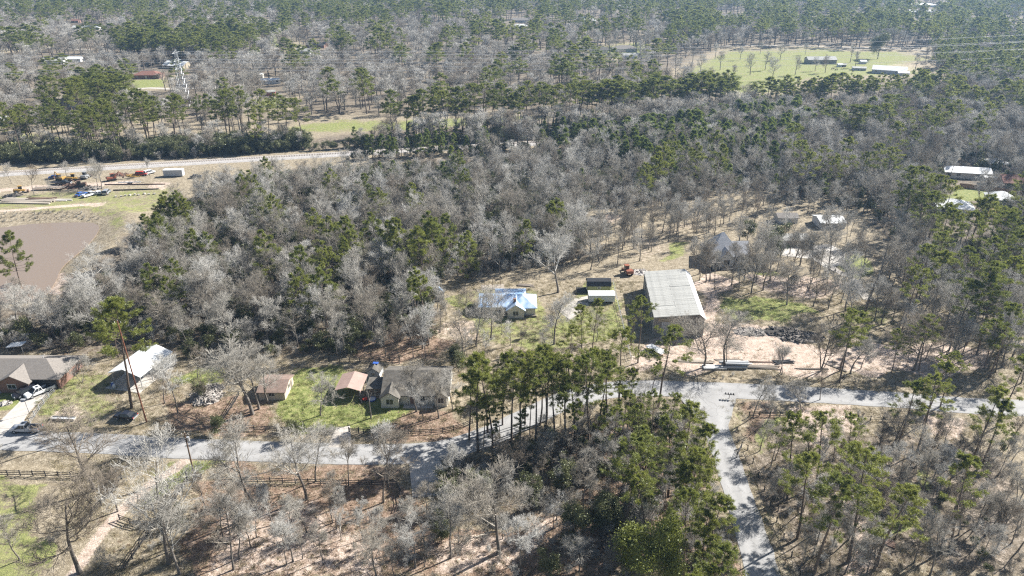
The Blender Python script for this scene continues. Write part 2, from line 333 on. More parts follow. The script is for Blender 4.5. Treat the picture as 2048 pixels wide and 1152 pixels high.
HZ += np.where(droad > 1.2, bump, 0) * np.clip((droad - 1.2) / 4, 0, 1) * np.clip((500 - GY) / 100, 0, 1)
FLAT = []          # (x, y, radius): the ground is level under buildings; filled in below
pm = poly_mask(GX, GY, pond_poly, 0.01)
sgn = np.full(GX.shape, -99.0); p0, p1 = np.searchsorted(gx, [-330, -100]); q0, q1 = np.searchsorted(gy, [150, 290])
dp = line_dist(GX[p0:p1, q0:q1], GY[p0:p1, q0:q1], pond_poly + pond_poly[:1]); sgn[p0:p1, q0:q1] = np.where(pm[p0:p1, q0:q1] > 0.5, dp, -dp)
HZ += np.where(sgn > -7, -np.clip((sgn + 7) / 7, 0, 1) * 1.3 - np.clip(sgn, 0, 3) * 0.5, 0)
HZ += 1.0 * np.exp(-((sgn + 11) / 4.0) ** 2) * (GX > -260)
# bulldozed furrows beside the debris
fx, fy = G(1565, 640); fd = np.hypot((GX - fx) / 1.0, (GY - fy) / .7)
HZ += np.where(fd < 15, (0.42 * np.abs(np.sin((GX * 0.9 + GY * 0.55) * 1.0)) + .1) * np.clip((15 - fd) / 6, 0, 1), 0)
def gz(x, y):
    i = int(np.clip(np.searchsorted(gx, x) - 1, 0, len(gx) - 2)); j = int(np.clip(np.searchsorted(gy, y) - 1, 0, len(gy) - 2))
    f = (x - gx[i]) / (gx[i + 1] - gx[i]); g = (y - gy[j]) / (gy[j + 1] - gy[j])
    return float(HZ[i, j] * (1 - f) * (1 - g) + HZ[i + 1, j] * f * (1 - g) + HZ[i, j + 1] * (1 - f) * g + HZ[i + 1, j + 1] * f * g)
def level(x, y, r):
    k = np.clip((np.hypot(GX - x, GY - y) - r) / 3, 0, 1); HZ[:] = HZ * k
for b in [(60, 770, 13), (10, 770, 12), (275, 745, 8), (550, 785, 6), (700, 775, 5), (835, 800, 9), (780, 800, 8), (890, 800, 8), (1015, 610, 11), (1195, 590, 7), (1340, 650, 9), (1335, 610, 12), (1330, 570, 12), (1445, 520, 11), (1600, 500, 12), (1665, 450, 7), (750, 750, 4), (120, 370, 25), (340, 350, 12)]:
    level(*G(b[0], b[1]), b[2])
HZ = np.where((droad < 1.0), np.minimum(HZ, -0.02), HZ)
def ground_material():
    m, N, L, b = nodes_of('ground'); b.inputs['Roughness'].default_value = 0.95; b.inputs['Specular IOR Level'].default_value = 0.1
    tc = N.new('ShaderNodeTexCoord')
    def noise(s, d=6, r=0.65):
        n = N.new('ShaderNodeTexNoise'); n.inputs['Scale'].default_value = s; n.inputs['Detail'].default_value = d; n.inputs['Roughness'].default_value = r
        L.new(tc.outputs['Object'], n.inputs['Vector']); return n.outputs['Fac']
    n1, n2, n3, n4 = noise(0.16), noise(0.8), noise(3.2, 8, 0.8), noise(0.03)
    def mul(a, k, add=0.0):
        q = N.new('ShaderNodeMath'); q.operation = 'MULTIPLY_ADD'; L.new(a, q.inputs[0]); q.inputs[1].default_value = k; q.inputs[2].default_value = add; return q.outputs[0]
    def add(a, c_):
        q = N.new('ShaderNodeMath'); q.operation = 'ADD'; L.new(a, q.inputs[0]); L.new(c_, q.inputs[1]); return q.outputs[0]
    brk = add(add(mul(n1, 0.9, -0.45), mul(n2, 0.9, -0.45)), mul(n3, 0.7, -0.35))
    def ramp(fac, *cs):
        r = N.new('ShaderNodeValToRGB'); e = r.color_ramp.elements
        while len(e) < len(cs): e.new(0.5)
        for q, (p, c_) in zip(e, cs): q.position = p; q.color = (*c_, 1)
        L.new(fac, r.inputs[0]); return r.outputs[0]
    att = {}
    for nm in ('grass', 'sand', 'litter', 'forest'):
        a = N.new('ShaderNodeAttribute'); a.attribute_name = nm; att[nm] = a.outputs['Fac']
    mixn = mul(add(n2, n3), 0.5)
    cur = ramp(mixn, (0.38, (0.16, 0.128, 0.088)), (0.5, (0.265, 0.222, 0.155)), (0.60, (0.42, 0.36, 0.27)))
    def layer(cur, nm, c_, gain=1.15, soft=0.09):
        s_ = add(att[nm], mul(brk, 0.55 * gain))
        mr = N.new('ShaderNodeMapRange'); mr.interpolation_type = 'SMOOTHSTEP'; mr.inputs[1].default_value = 0.5 - soft; mr.inputs[2].default_value = 0.5 + soft
        L.new(s_, mr.inputs[0])
        x = N.new('ShaderNodeMix'); x.data_type = 'RGBA'; L.new(mr.outputs[0], x.inputs['Factor']); L.new(cur, x.inputs['A']); L.new(c_, x.inputs['B']); return x.outputs['Result']
    cur = layer(cur, 'forest', ramp(mixn, (0.38, (0.08, 0.065, 0.05)), (0.5, (0.17, 0.14, 0.105)), (0.62, (0.30, 0.255, 0.20))))
    cur = layer(cur, 'litter', ramp(mixn, (0.38, (0.13, 0.085, 0.058)), (0.5, (0.25, 0.175, 0.125)), (0.62, (0.42, 0.32, 0.245))))
    cur = layer(cur, 'grass', ramp(mixn, (0.38, (0.105, 0.135, 0.04)), (0.5, (0.20, 0.225, 0.075)), (0.63, (0.36, 0.33, 0.16))))
    cur = layer(cur, 'sand', ramp(mixn, (0.38, (0.31, 0.235, 0.18)), (0.5, (0.46, 0.365, 0.295)), (0.62, (0.60, 0.50, 0.42))), 1.0, 0.14)
    L.new(cur, b.inputs['Base Color'])
    bp = N.new('ShaderNodeBump'); bp.inputs['Strength'].default_value = 0.7; bp.inputs['Distance'].default_value = 0.25
    L.new(add(n3, n2), bp.inputs['Height']); L.new(bp.outputs[0], b.inputs['Normal'])
    return m
nx, ny = len(gx), len(gy)
I = np.arange(nx * ny).reshape(nx, ny)
gq = np.stack([I[:-1, :-1], I[1:, :-1], I[1:, 1:], I[:-1, 1:]], -1).reshape(-1, 4)
gme = mesh_np('ground', [(np.stack([GX, GY, HZ], -1).reshape(-1, 3), gq)], ground_material(), True)
for nm, a in (('grass', wg), ('sand', wsand), ('litter', wl), ('forest', wf)):
    at = gme.attributes.new(nm, 'FLOAT', 'POINT'); at.data.foreach_set('value', a.astype(np.float32).ravel())
tag(mobj('ground', gme), kind='structure')
def struct(name, me): return tag(mobj(name, me), kind='structure')
def ribbon(name, pts, wl_, wr_, z, m, ncross=1, thick=0.0):
    P = np.array(pts); T = np.gradient(P, axis=0); T /= np.linalg.norm(T, axis=1)[:, None]; Nn = np.stack([-T[:, 1], T[:, 0]], 1)
    us = np.linspace(0, 1, ncross + 1)
    wl_ = np.broadcast_to(wl_, len(P))[:, None]; wr_ = np.broadcast_to(wr_, len(P))[:, None]
    V = np.stack([np.concatenate([P + Nn * (wl_ * (1 - u) - wr_ * u), np.full((len(P), 1), z)], 1) for u in us], 1)
    k = len(us); I = np.arange(len(P) * k).reshape(len(P), k)
    q = np.stack([I[:-1, :-1], I[:-1, 1:], I[1:, 1:], I[1:, :-1]], -1).reshape(-1, 4)
    me = mesh_np(name, [(V.reshape(-1, 3), q)], m); at = me.attributes.new('across', 'FLOAT', 'POINT'); at.data.foreach_set('value', np.tile(us, len(P)).astype(np.float32)); return me
def poly_sheet(name, pts, z, m, kind='structure', thick=0.0):
    mb = MB(); mb.prism(pts, 'z', z - 0.25, z); return tag(mb.build(name, m), kind=kind)
jit = lambda pts, s: np.array([rnd.uniform(-s, s) for _ in pts])
def road_mat():
    m, N, L, b = nodes_of('worn_road'); b.inputs['Roughness'].default_value = .88; b.inputs['Specular IOR Level'].default_value = .2; tc = N.new('ShaderNodeTexCoord')
    def nz(s_, d=5): q = N.new('ShaderNodeTexNoise'); q.inputs['Scale'].default_value = s_; q.inputs['Detail'].default_value = d; q.inputs['Roughness'].default_value = .7; L.new(tc.outputs['Object'], q.inputs['Vector']); return q.outputs['Fac']
    vo = N.new('ShaderNodeTexVoronoi'); vo.feature = 'DISTANCE_TO_EDGE'; vo.inputs['Scale'].default_value = .22; wv = N.new('ShaderNodeVectorMath'); wv.operation = 'MULTIPLY_ADD'
    n0 = N.new('ShaderNodeTexNoise'); n0.inputs['Scale'].default_value = .5; L.new(tc.outputs['Object'], n0.inputs['Vector']); L.new(n0.outputs['Color'], wv.inputs[0]); wv.inputs[1].default_value = (3, 3, 0); L.new(tc.outputs['Object'], wv.inputs[2]); L.new(wv.outputs[0], vo.inputs['Vector'])
    cr = N.new('ShaderNodeMapRange'); cr.inputs[1].default_value = 0; cr.inputs[2].default_value = .018; cr.inputs[3].default_value = .72; cr.inputs[4].default_value = 1; L.new(vo.outputs['Distance'], cr.inputs[0])
    at = N.new('ShaderNodeAttribute'); at.attribute_name = 'across'
    sn = N.new('ShaderNodeMath'); sn.operation = 'MULTIPLY'; L.new(at.outputs['Fac'], sn.inputs[0]); sn.inputs[1].default_value = 4 * math.pi
    co = N.new('ShaderNodeMath'); co.operation = 'COSINE'; L.new(sn.outputs[0], co.inputs[0])
    tr = N.new('ShaderNodeMapRange'); tr.inputs[1].default_value = -1; tr.inputs[2].default_value = 1; tr.inputs[3].default_value = 1.07; tr.inputs[4].default_value = .93; L.new(co.outputs[0], tr.inputs[0])
    rp = N.new('ShaderNodeValToRGB'); rp.color_ramp.elements[0].position = .34; rp.color_ramp.elements[1].position = .66; rp.color_ramp.elements[0].color = (.26, .254, .245, 1); rp.color_ramp.elements[1].color = (.36, .353, .343, 1)
    mx = N.new('ShaderNodeMath'); mx.operation = 'MULTIPLY_ADD'; L.new(nz(.12), mx.inputs[0]); mx.inputs[1].default_value = .55
    m2 = N.new('ShaderNodeMath'); m2.operation = 'MULTIPLY'; L.new(nz(2.5, 8), m2.inputs[0]); m2.inputs[1].default_value = .45; L.new(m2.outputs[0], mx.inputs[2]); L.new(mx.outputs[0], rp.inputs[0])
    k1 = N.new('ShaderNodeMath'); k1.operation = 'MULTIPLY'; L.new(cr.outputs[0], k1.inputs[0]); L.new(tr.outputs[0], k1.inputs[1])
    sc = N.new('ShaderNodeVectorMath'); sc.operation = 'SCALE'; L.new(rp.outputs[0], sc.inputs[0]); L.new(k1.outputs[0], sc.inputs['Scale']); L.new(sc.outputs[0], b.inputs['Base Color']); return m
M['asphalt'] = road_mat()
struct('road', ribbon('road', main_road, MAIN_W / 2 + jit(main_road, .11), MAIN_W / 2 + jit(main_road, .11), 0.030, M['asphalt'], 12))
sw = np.array([SIDE_W / 2 + max(0, 5.0 - i * 0.8) * 0.9 for i in range(len(side_road))])
struct('side_road', ribbon('side_road', side_road, sw + jit(side_road, .18), sw + jit(side_road, .18), 0.036, M['asphalt'], 12))
# driveways
poly_sheet('concrete_driveway', Gp([(112, 768), (92, 790), (60, 822), (25, 870), (-22, 870), (0, 842), (35, 808), (68, 770)]), 0.041, M['concrete'])
poly_sheet('concrete_apron', Gp([(818, 926), (882, 922), (888, 945), (905, 990), (825, 995)]), 0.041, M['concrete'])
poly_sheet('gravel_driveway', Gp([(672, 856), (700, 852), (704, 895), (655, 895)]), 0.043, M['gravel'])
struct('gravel_path', ribbon('gravel_path', smooth_path(Gp([(1735, 600), (1715, 570), (1700, 555), (1670, 540), (1650, 520)])), 1.2, 1.2, 0.10, M['gravel']))
poly_sheet('patio', Gp([(1560, 505), (1565, 492), (1620, 492), (1660, 488), (1690, 505), (1690, 530), (1650, 535), (1625, 518), (1565, 512)]), 0.05, M['concrete'])
poly_sheet('house_driveway', Gp([(1150, 597), (1175, 592), (1178, 612), (1140, 640), (1120, 625)]), 0.05, M['gravel'])
# far lanes and the field track
for nm, pl, w_ in (('field_track', [(1300, 96), (1440, 92), (1600, 92), (1800, 98), (1900, 104), (2048, 110)], 2.0), ('lane', [(460, 128), (490, 112), (520, 100), (560, 96), (640, 94)], 3.0), ('lane', [(250, 180), (300, 176), (340, 178), (400, 176), (460, 172)], 2.6), ('lane', [(-40, 100), (40, 98), (100, 96), (180, 100)], 3.0), ('lane', [(1300, 110), (1318, 95), (1310, 88)], 2.0)):
    struct(nm, ribbon(nm, smooth_path(Gp(pl), 10), w_, w_, 0.06, M['gravel']))
# pond
def water():
    m, N, L, b = nodes_of('muddy_water'); b.inputs['Base Color'].default_value = (0.225, 0.17, 0.125, 1); b.inputs['Roughness'].default_value = 0.2
    tc = N.new('ShaderNodeTexCoord'); n = N.new('ShaderNodeTexNoise'); n.inputs['Scale'].default_value = 1.6; n.inputs['Detail'].default_value = 4
    L.new(tc.outputs['Object'], n.inputs['Vector']); bp = N.new('ShaderNodeBump'); bp.inputs['Strength'].default_value = 0.25; bp.inputs['Distance'].default_value = 0.05
    L.new(n.outputs['Fac'], bp.inputs['Height']); L.new(bp.outputs[0], b.inputs['Normal']); return m
poly_sheet('water', pond_poly, -0.95, water())
# railway
ba = np.array(rail_line); T = np.gradient(ba, axis=0); T /= np.linalg.norm(T, axis=1)[:, None]; Nn = np.stack([-T[:, 1], T[:, 0]], 1)
prof = [(-4.4, -0.3), (-2.4, 0.75), (2.4, 0.75), (4.4, -0.3)]
V = np.stack([np.concatenate([ba + Nn * o_, np.full((len(ba), 1), z_)], 1) for o_, z_ in prof], 1); k = 4
I = np.arange(len(ba) * k).reshape(len(ba), k); q = np.stack([I[:-1, :-1], I[1:, :-1], I[1:, 1:], I[:-1, 1:]], -1).reshape(-1, 4)
rw = thing('railway_track', 'grey ballasted railway line running behind the pond and scrapyard', 'railway')
mobj('ballast', mesh_np('ballast', [(V.reshape(-1, 3), q)], M['ballast']), rw)
for s_ in (-.72, .72):
    mobj('rail', ribbon('rail', [tuple(p) for p in ba + Nn * s_], .06, .06, 0.98, M['rust']), rw)
mb = MB(); L_ = np.concatenate([[0], np.cumsum(np.linalg.norm(np.diff(ba, axis=0), axis=1))])
for s_ in np.arange(0, L_[-1], 0.75):
    x = np.interp(s_, L_, ba[:, 0]); y = np.interp(s_, L_, ba[:, 1]); a = math.atan2(np.interp(s_, L_, T[:, 1]), np.interp(s_, L_, T[:, 0]))
    c, s = math.cos(a), math.sin(a); pts = [(x + c * u - s * v, y + s * u + c * v) for u, v in ((-.12, -1.3), (.12, -1.3), (.12, 1.3), (-.12, 1.3))]
    mb.prism(pts, 'z', 0.7, 0.88)
tag(mb.build('sleepers', M['grey_wood'], rw), kind='stuff')

# ------------------------------------------------------------------ buildings
def gable(wb, rb, cx, cy_, w_, d_, h, rh, axis='x', oh=0.45, th=0.16, z0=0.0, open_=False):
    """ridge along axis; w_ is the size along the ridge, d_ across it"""
    hd = d_ / 2; sl_ = rh / hd; e = hd + oh; ze = h - oh * sl_
    if wb is not None and not open_:
        g = [(-hd, z0), (hd, z0), (hd, h), (0, h + rh - th * .5), (-hd, h)]
        if axis == 'x': wb.prism([(cy_ + a, b) for a, b in g], 'x', cx - w_ / 2, cx + w_ / 2)
        else: wb.prism([(cx + a, b) for a, b in g], 'y', cy_ - w_ / 2, cy_ + w_ / 2)
    r = [(-e, ze), (0, h + rh), (e, ze), (e, ze - th), (0, h + rh - th), (-e, ze - th)]
    o = cy_ if axis == 'x' else cx; c0 = cx if axis == 'x' else cy_
    for half in ([r[0], r[1], r[4], r[5]], [r[1], r[2], r[3], r[4]]):
        rb.prism([(o + a, b) for a, b in half], axis, c0 - w_ / 2 - oh * .8, c0 + w_ / 2 + oh * .8)
def hip(wb, rb, cx, cy_, w_, d_, h, rh, oh=0.5, th=0.16, z0=0.0, inset=None):
    if wb is not None: wb.box(cx - w_ / 2, cx + w_ / 2, cy_ - d_ / 2, cy_ + d_ / 2, z0, h)
    a, b = w_ / 2 + oh, d_ / 2 + oh; ins = min(a, b) if inset is None else inset
    if w_ >= d_: r0, r1 = (cx - a + ins, cy_), (cx + a - ins, cy_)
    else: r0, r1 = (cx, cy_ - b + ins), (cx, cy_ + b - ins)
    z = h + rh
    vs_ = [(cx - a, cy_ - b, h), (cx + a, cy_ - b, h), (cx + a, cy_ + b, h), (cx - a, cy_ + b, h),
           (cx - a, cy_ - b, h - th), (cx + a, cy_ - b, h - th), (cx + a, cy_ + b, h - th), (cx - a, cy_ + b, h - th), (*r0, z), (*r1, z)]
    fs_ = [(7, 6, 5, 4), (0, 4, 5, 1), (1, 5, 6, 2), (2, 6, 7, 3), (3, 7, 4, 0)]
    if w_ >= d_: fs_ += [(0, 1, 9, 8), (1, 2, 9), (2, 3, 8, 9), (3, 0, 8)]
    else: fs_ += [(0, 1, 8), (1, 2, 9, 8), (2, 3, 9), (3, 0, 8, 9)]
    rb.add(vs_, fs_)
def opening(parent, kind, side, at, z, w_, h, depth_at, fm, pm_=None):
    """side f/b/l/r of a wall plane at depth_at; at = centre along the wall"""
    p = 0.05; fr = 0.09
    def bx(mb, u0, u1, v0, v1, n0, n1):
        if side == 'f': mb.box(u0, u1, depth_at - n1, depth_at - n0, v0, v1)
        elif side == 'b': mb.box(u0, u1, depth_at + n0, depth_at + n1, v0, v1)
        elif side == 'l': mb.box(depth_at - n1, depth_at - n0, u0, u1, v0, v1)
        else: mb.box(depth_at + n0, depth_at + n1, u0, u1, v0, v1)
    a, b = at - w_ / 2, at + w_ / 2
    if kind == 'window':
        mb = MB(); bx(mb, a, a + fr, z, z + h, -.02, p); bx(mb, b - fr, b, z, z + h, -.02, p); bx(mb, a + fr, b - fr, z, z + fr, -.02, p); bx(mb, a + fr, b - fr, z + h - fr, z + h, -.02, p)
        bx(mb, (a + b) / 2 - .03, (a + b) / 2 + .03, z + fr, z + h - fr, -.02, p - .01)
        o = mb.build('window', fm, parent); mb = MB(); bx(mb, a + fr, b - fr, z + fr, z + h - fr, -.015, p - .03); mb.build('pane', M['glass'], o)
    else:
        mb = MB(); bx(mb, a, b, z, z + h, -.02, p); o = mb.build(kind, fm, parent)
        if kind == 'garage_door':
            mb = MB()
            for q in range(1, 4): bx(mb, a + .05, b - .05, z + h * q / 4 - .02, z + h * q / 4 + .02, p, p + .02)
            mb.build('panel_joint', M['grey_wood'], o)
        elif kind == 'door':
            mb = MB(); bx(mb, b - .2, b - .1, z + 1.0, z + 1.1, p, p + .06); mb.build('handle', M['steel'], o)
def simple_house(name, label, cat, px, py, w_, d_, h, rh, wallm, roofm, rz=0.0, roof='gable', group=None, wins=2, axis='x', oh=0.4, chim=False, z=None, porch=False, door=True):
    x, y = G(px, py); t = thing(name, label, cat, (x, y + d_ / 2, gz(x, y) - 0.03 if z is None else z), R(rz), group)
    wb, rb = MB(), MB()
    if roof == 'gable': gable(wb, rb, 0, 0, w_ if axis == 'x' else d_, d_ if axis == 'x' else w_, h, rh, axis, oh)
    else: hip(wb, rb, 0, 0, w_, d_, h, rh, oh)
    wb.build('wall', wallm, t); ro = rb.build('roof', roofm, t)
    if chim: MB().box(w_ * .2 - .4, w_ * .2 + .4, -.4, .4, h, h + rh + .9).build('chimney', M['brick'], ro)
    for i in range(wins):
        u = (i + .5) / wins * w_ - w_ / 2
        if door and i == wins // 2 and wins > 1: opening(t, 'door', 'f', u, .1, 1.0, 2.05, -d_ / 2, M['trim'])
        else: opening(t, 'window', 'f', u, 1.0, min(1.5, w_ / wins * .6), 1.2, -d_ / 2, M['trim'])
    if wins: opening(t, 'window', 'r', 0, 1.0, 1.2, 1.2, w_ / 2, M['trim'])
    if porch:
        MB().prism([(-d_ / 2 - 2.2, h - .5), (-d_ / 2 - .02, h - .15), (-d_ / 2 - .02, h - .3), (-d_ / 2 - 2.2, h - .62)], 'x', -w_ * .3, w_ * .3).build('porch_roof', roofm, t)
        for s_ in (-1, 1): MB().box(s_ * w_ * .27 - .06, s_ * w_ * .27 + .06, -d_ / 2 - 2.05, -d_ / 2 - 1.93, 0, h - .6).build('porch_post', M['trim'], t)
    return t
occupied = []       # (x, y, r): no filled-in trees here
def occ(px, py, r): x, y = G(px, py); occupied.append((x, y, r))

# brick house at the frame's edge
t = thing('brick_house', 'brown brick house with grey hipped roof behind two parked vehicles', 'house', (-111, 142.2, 0))
wb, rb = MB(), MB()
hip(wb, rb, -1.5, 0, 22.5, 9.4, 2.8, 2.3, .55)
gable(wb, rb, .6, -3.2, 6.3, 6.6, 2.8, 1.75, 'y', .5)
gable(wb, rb, -9.5, -3.0, 6.0, 6.0, 2.8, 1.7, 'y', .5)
wb.build('wall', M['brick'], t); ro = rb.build('roof', M['shingle'], t)
MB().box(5.6, 6.1, -1.6, -1.2, 3.9, 4.25).build('roof_vent', M['white'], ro)
MB().tube((4, .6, 4.6), (4, .6, 5.5), .06).tube((3.4, .6, 5.4), (4.6, .6, 5.7), .05).build('vent_pipe', M['white'], ro)
opening(t, 'window', 'f', .2, 1.0, 1.9, 1.25, -6.35, M['white']); opening(t, 'window', 'f', -3.2, .9, 1.2, 1.4, -4.7, M['white']); opening(t, 'window', 'f', -9.5, 1.0, 1.8, 1.25, -6.0, M['white'])
opening(t, 'door', 'f', -4.8, .1, 1.0, 2.05, -4.7, M['trim']); opening(t, 'garage_door', 'f', 6.7, .02, 5.0, 2.3, -4.7, M['black_wood'])
MB().box(-6.5, -2.5, -8.4, -4.8, -.1, .1).build('porch_slab', M['concrete'], t)
for q in (60, 20): occ(q, 760, 9)
# metal frame behind the brick house
t = thing('canopy', 'small white sheet canopy behind the brick house ridge', 'canopy', (*G(38, 705, 0), 0))
MB().prism([(-2, 2.0), (2, 2.5), (2, 2.56), (-2, 2.06)], 'y', -1.2, 1.2).build('roof', M['white_metal'], t)
for a in (-1.8, 1.8):
    for b in (-1, 1): MB().box(a - .05, a + .05, b - .05, b + .05, 0, 2.0).build('post', M['steel'], t)
# white workshop
t = thing('workshop', 'white metal workshop with open lean-to side beside the tall pine', 'workshop', (-85.6, 144.0, 0), R(-13))
wb, rb = MB(), MB(); gable(None, rb, 0, 0, 11.0, 7.6, 3.2, 1.3, 'y', .35); wb.box(-3.6, 1.2, -1.8, 5.4, 0, 3.3)
wb.prism([(1.2, 0), (3.7, 0), (3.7, 3.0), (1.2, 3.3)], 'y', 2.0, 5.4)
wb.build('wall', M['white_metal'], t); rb.build('roof', M['white_metal'], t)
for a in (-3.6, 3.6):
    for b in (-5.2, -1.7): MB().box(a - .08, a + .08, b - .08, b + .08, 0, 3.05).build('post', M['steel'], t)
MB().box(-4.2, 4.6, -7.5, 5.6, -.1, .07).build('slab', M['concrete'], t); occ(275, 745, 8)
opening(t, 'garage_door', 'f', -1.2, .08, 3.0, 2.6, -1.8, M['grey_metal'])
# brown shed
t = simple_house('garden_shed', 'brown roofed wooden shed with tan end wall among bare trees', 'shed', 545, 800, 5.7, 6.6, 2.3, 1.0, M['tan_wall'], M['brown_roof'], 0, wins=1, door=False); occ(545, 785, 6)
opening(t, 'door', 'r', 1.6, .05, 1.0, 2.0, 2.85, M['grey_wood'])
# reddish carport
t = thing('carport', 'reddish metal carport open on all sides beside the ranch house', 'carport', (-35.6, 136.4, 0), R(-3))
rb = MB(); gable(None, rb, 0, 0, 6.2, 5.2, 2.5, .75, 'y', .3, .08); rb.build('roof', M['pink_metal'], t)
for a in (-2.55, 2.55):
    for b in (-3, 0, 3): MB().box(a - .06, a + .06, b - .06, b + .06, 0, 2.45).build('post', M['steel'], t)
    MB().box(a - .03, a + .03, -3, 3, 1.6, 2.4).build('side_panel', M['pink_metal'], t)
occ(700, 775, 5)
# playhouse shed
t = thing('small_shed', 'small grey gabled shed behind the porch of the ranch house', 'shed', (-31.6, 143.2, 0), R(-6))
wb, rb = MB(), MB(); gable(wb, rb, 0, 0, 3.6, 2.9, 2.0, 1.0, 'y', .2); wb.build('wall', M['grey_wall'], t); rb.build('roof', M['dark_shingle'], t)
opening(t, 'window', 'f', 0, .9, .95, .9, -1.8, M['white']); MB().box(-.5, .7, .1, .9, 2.85, 3.05).build('tarp', M['blue_tarp'], t)
# ranch house
t = thing('ranch_house', 'long ranch house with dark mossy shingle roof and cream front gables', 'house', (-20.8, 137.0, 0), R(0))
wb, rb = MB(), MB()
gable(wb, rb, 0, 0, 14.2, 11.4, 2.7, 2.5, 'x', .45)
gable(wb, rb, -5.4, -4.2, 5.6, 3.8, 2.7, 1.35, 'y', .35); gable(wb, rb, 5.5, -4.0, 5.2, 2.6, 2.7, 1.0, 'y', .35)
wb.build('wall', M['cream_wall'], t); rb.build('roof', M['dark_shingle'], t)
for a in (-1.8, .4, 2.6): MB().box(a - .07, a + .07, -6.0, -5.86, 0, 2.45).build('porch_post', M['trim'], t)
opening(t, 'window', 'f', -5.4, .8, 1.7, 1.5, -7.0, M['white']); opening(t, 'window', 'f', 5.5, .9, 1.4, 1.4, -6.6, M['white']); opening(t, 'door', 'f', -.7, .05, 1.0, 2.05, -5.7, M['brick'])
opening(t, 'window', 'f', 1.5, .9, 1.3, 1.3, -5.7, M['white'])
MB().box(-2.6, 3.8, -7.2, -5.75, -.05, .12).build('porch_slab', M['concrete'], t)
pd = MB().prism([(-11.2, 2.35), (-7.2, 2.5), (-7.2, 2.6), (-11.2, 2.45)], 'y', -3.4, 1.4).build('side_porch_roof', M['dark_shingle'], t)
for a in (-11, -9.2, -7.4): MB().box(a - .05, a + .05, -3.3, -3.2, 0, 2.4).build('porch_post', M['trim'], t)
MB().box(-11.1, -7.2, -3.28, -3.22, .75, .85).build('porch_rail', M['trim'], t)
MB().tube((-7.4, 1.2, 2.6), (-7.4, 1.2, 3.6), .04).build('dish_mast', M['steel'], t)
dm = MB(); vs_ = [(0, 0, 0)] + [(.45 * math.cos(a), -.12, .45 * math.sin(a)) for a in np.linspace(0, 2 * math.pi, 13)[:-1]]
dm.add(vs_, [(0, 1 + i, 1 + (i + 1) % 12) for i in range(12)]); dm.build('satellite_dish', M['white'], t, loc=(-7.4, 1.1, 3.6))
for q in (790, 835, 885): occ(q, 790, 8)
# blue roofed house
t = thing('blue_roof_house', 'white house with pale blue metal hipped roof and square chimney', 'house', (-1.0, 177.0, 0), R(0))
wb, rb = MB(), MB()
gable(wb, rb, -3.2, .4, 8.8, 7.6, 2.7, 1.6, 'x', .5); hip(wb, rb, 3.9, -.6, 6.6, 7.6, 2.7, 2.0, .5)
gable(wb, rb, 2.0, -2.6, 6.0, 4.4, 2.7, 1.45, 'y', .45); wb.box(-3.4, 4.6, 4.0, 7.6, 0, 2.3)
wb.build('wall', M['cream_wall'], t); ro = rb.build('roof', M['blue_metal'], t)
MB().prism([(3.4, 2.85), (7.9, 2.35), (7.9, 2.43), (3.4, 2.93)], 'x', -3.8, 4.9).build('porch_roof', M['blue_metal'], t)
MB().box(1.35, 2.15, -3.9, -3.1, 3.2, 4.9).build('chimney', M['brick'], ro)
for i in range(8): # standing seams on the two slopes that face the road
    MB().prism([(-4.2, 2.55), (.4, 4.36), (.4, 4.31), (-4.2, 2.5)], 'x', -7.4 + i * .8, -7.34 + i * .8).build('seam', M['blue_metal'], ro)
opening(t, 'window', 'f', -5.6, .9, 1.4, 1.3, -3.4, M['white']); opening(t, 'window', 'f', -2.6, .9, 1.4, 1.3, -3.4, M['white']); opening(t, 'window', 'f', 2.0, .8, 1.6, 1.4, -5.6, M['white']); opening(t, 'door', 'f', -.7, .05, 1.0, 2.0, -3.4, M['grey_wood'])
MB().box(-10.4, -7.8, -3.6, 1, -.1, .45).build('deck', M['black_wood'], t); MB().box(4.4, 7.6, -5.0, -4.4, -.1, .5).build('step', M['grey_wood'], t)
for q in (985, 1045): occ(q, 605, 9)
# green gambrel shed
t = thing('barn_shed', 'olive green storage shed with black gambrel roof', 'shed', (24.9, 189.2, 0))
wb, rb = MB(), MB(); wb.prism([(-1.9, 0), (1.9, 0), (1.9, 2.2), (1.2, 3.1), (0, 3.5), (-1.2, 3.1), (-1.9, 2.2)], 'x', -3.3, 3.3); wb.build('wall', M['green_wall'], t)
pr = [(-2.1, 2.1), (-1.3, 3.22), (0, 3.68), (1.3, 3.22), (2.1, 2.1)]
for a, b in zip(pr[:-1], pr[1:]): rb.prism([a, b, (b[0], b[1] - .1), (a[0], a[1] - .1)], 'x', -3.5, 3.5)
rb.build('roof', M['black_shingle'], t); opening(t, 'window', 'f', 0, 1.1, .9, .7, -1.9, M['white']); opening(t, 'door', 'l', 0, .05, 1.4, 1.9, -3.3, M['white'])
MB().box(-6.2, -3.5, -2.4, 1.6, -.1, .12).build('ramp', M['black_wood'], t)
# white trailer shed
t = thing('white_shed', 'long white metal storage building in front of the green shed', 'shed', (24.9, 181.9, 0))
wb, rb = MB(), MB(); gable(wb, rb, 0, 0, 7.2, 3.0, 2.5, .45, 'x', .12, .07, .5); wb.build('wall', M['white_metal'], t); rb.build('roof', M['white_metal'], t)
opening(t, 'door', 'l', 0, .5, 1.1, 1.9, -3.6, M['grey_metal'])
for a in (-3, -1, 1, 3): MB().box(a - .2, a + .2, -1.3, 1.3, 0, .5).build('pier', M['grey_wood'], t)
occ(1200, 590, 8)
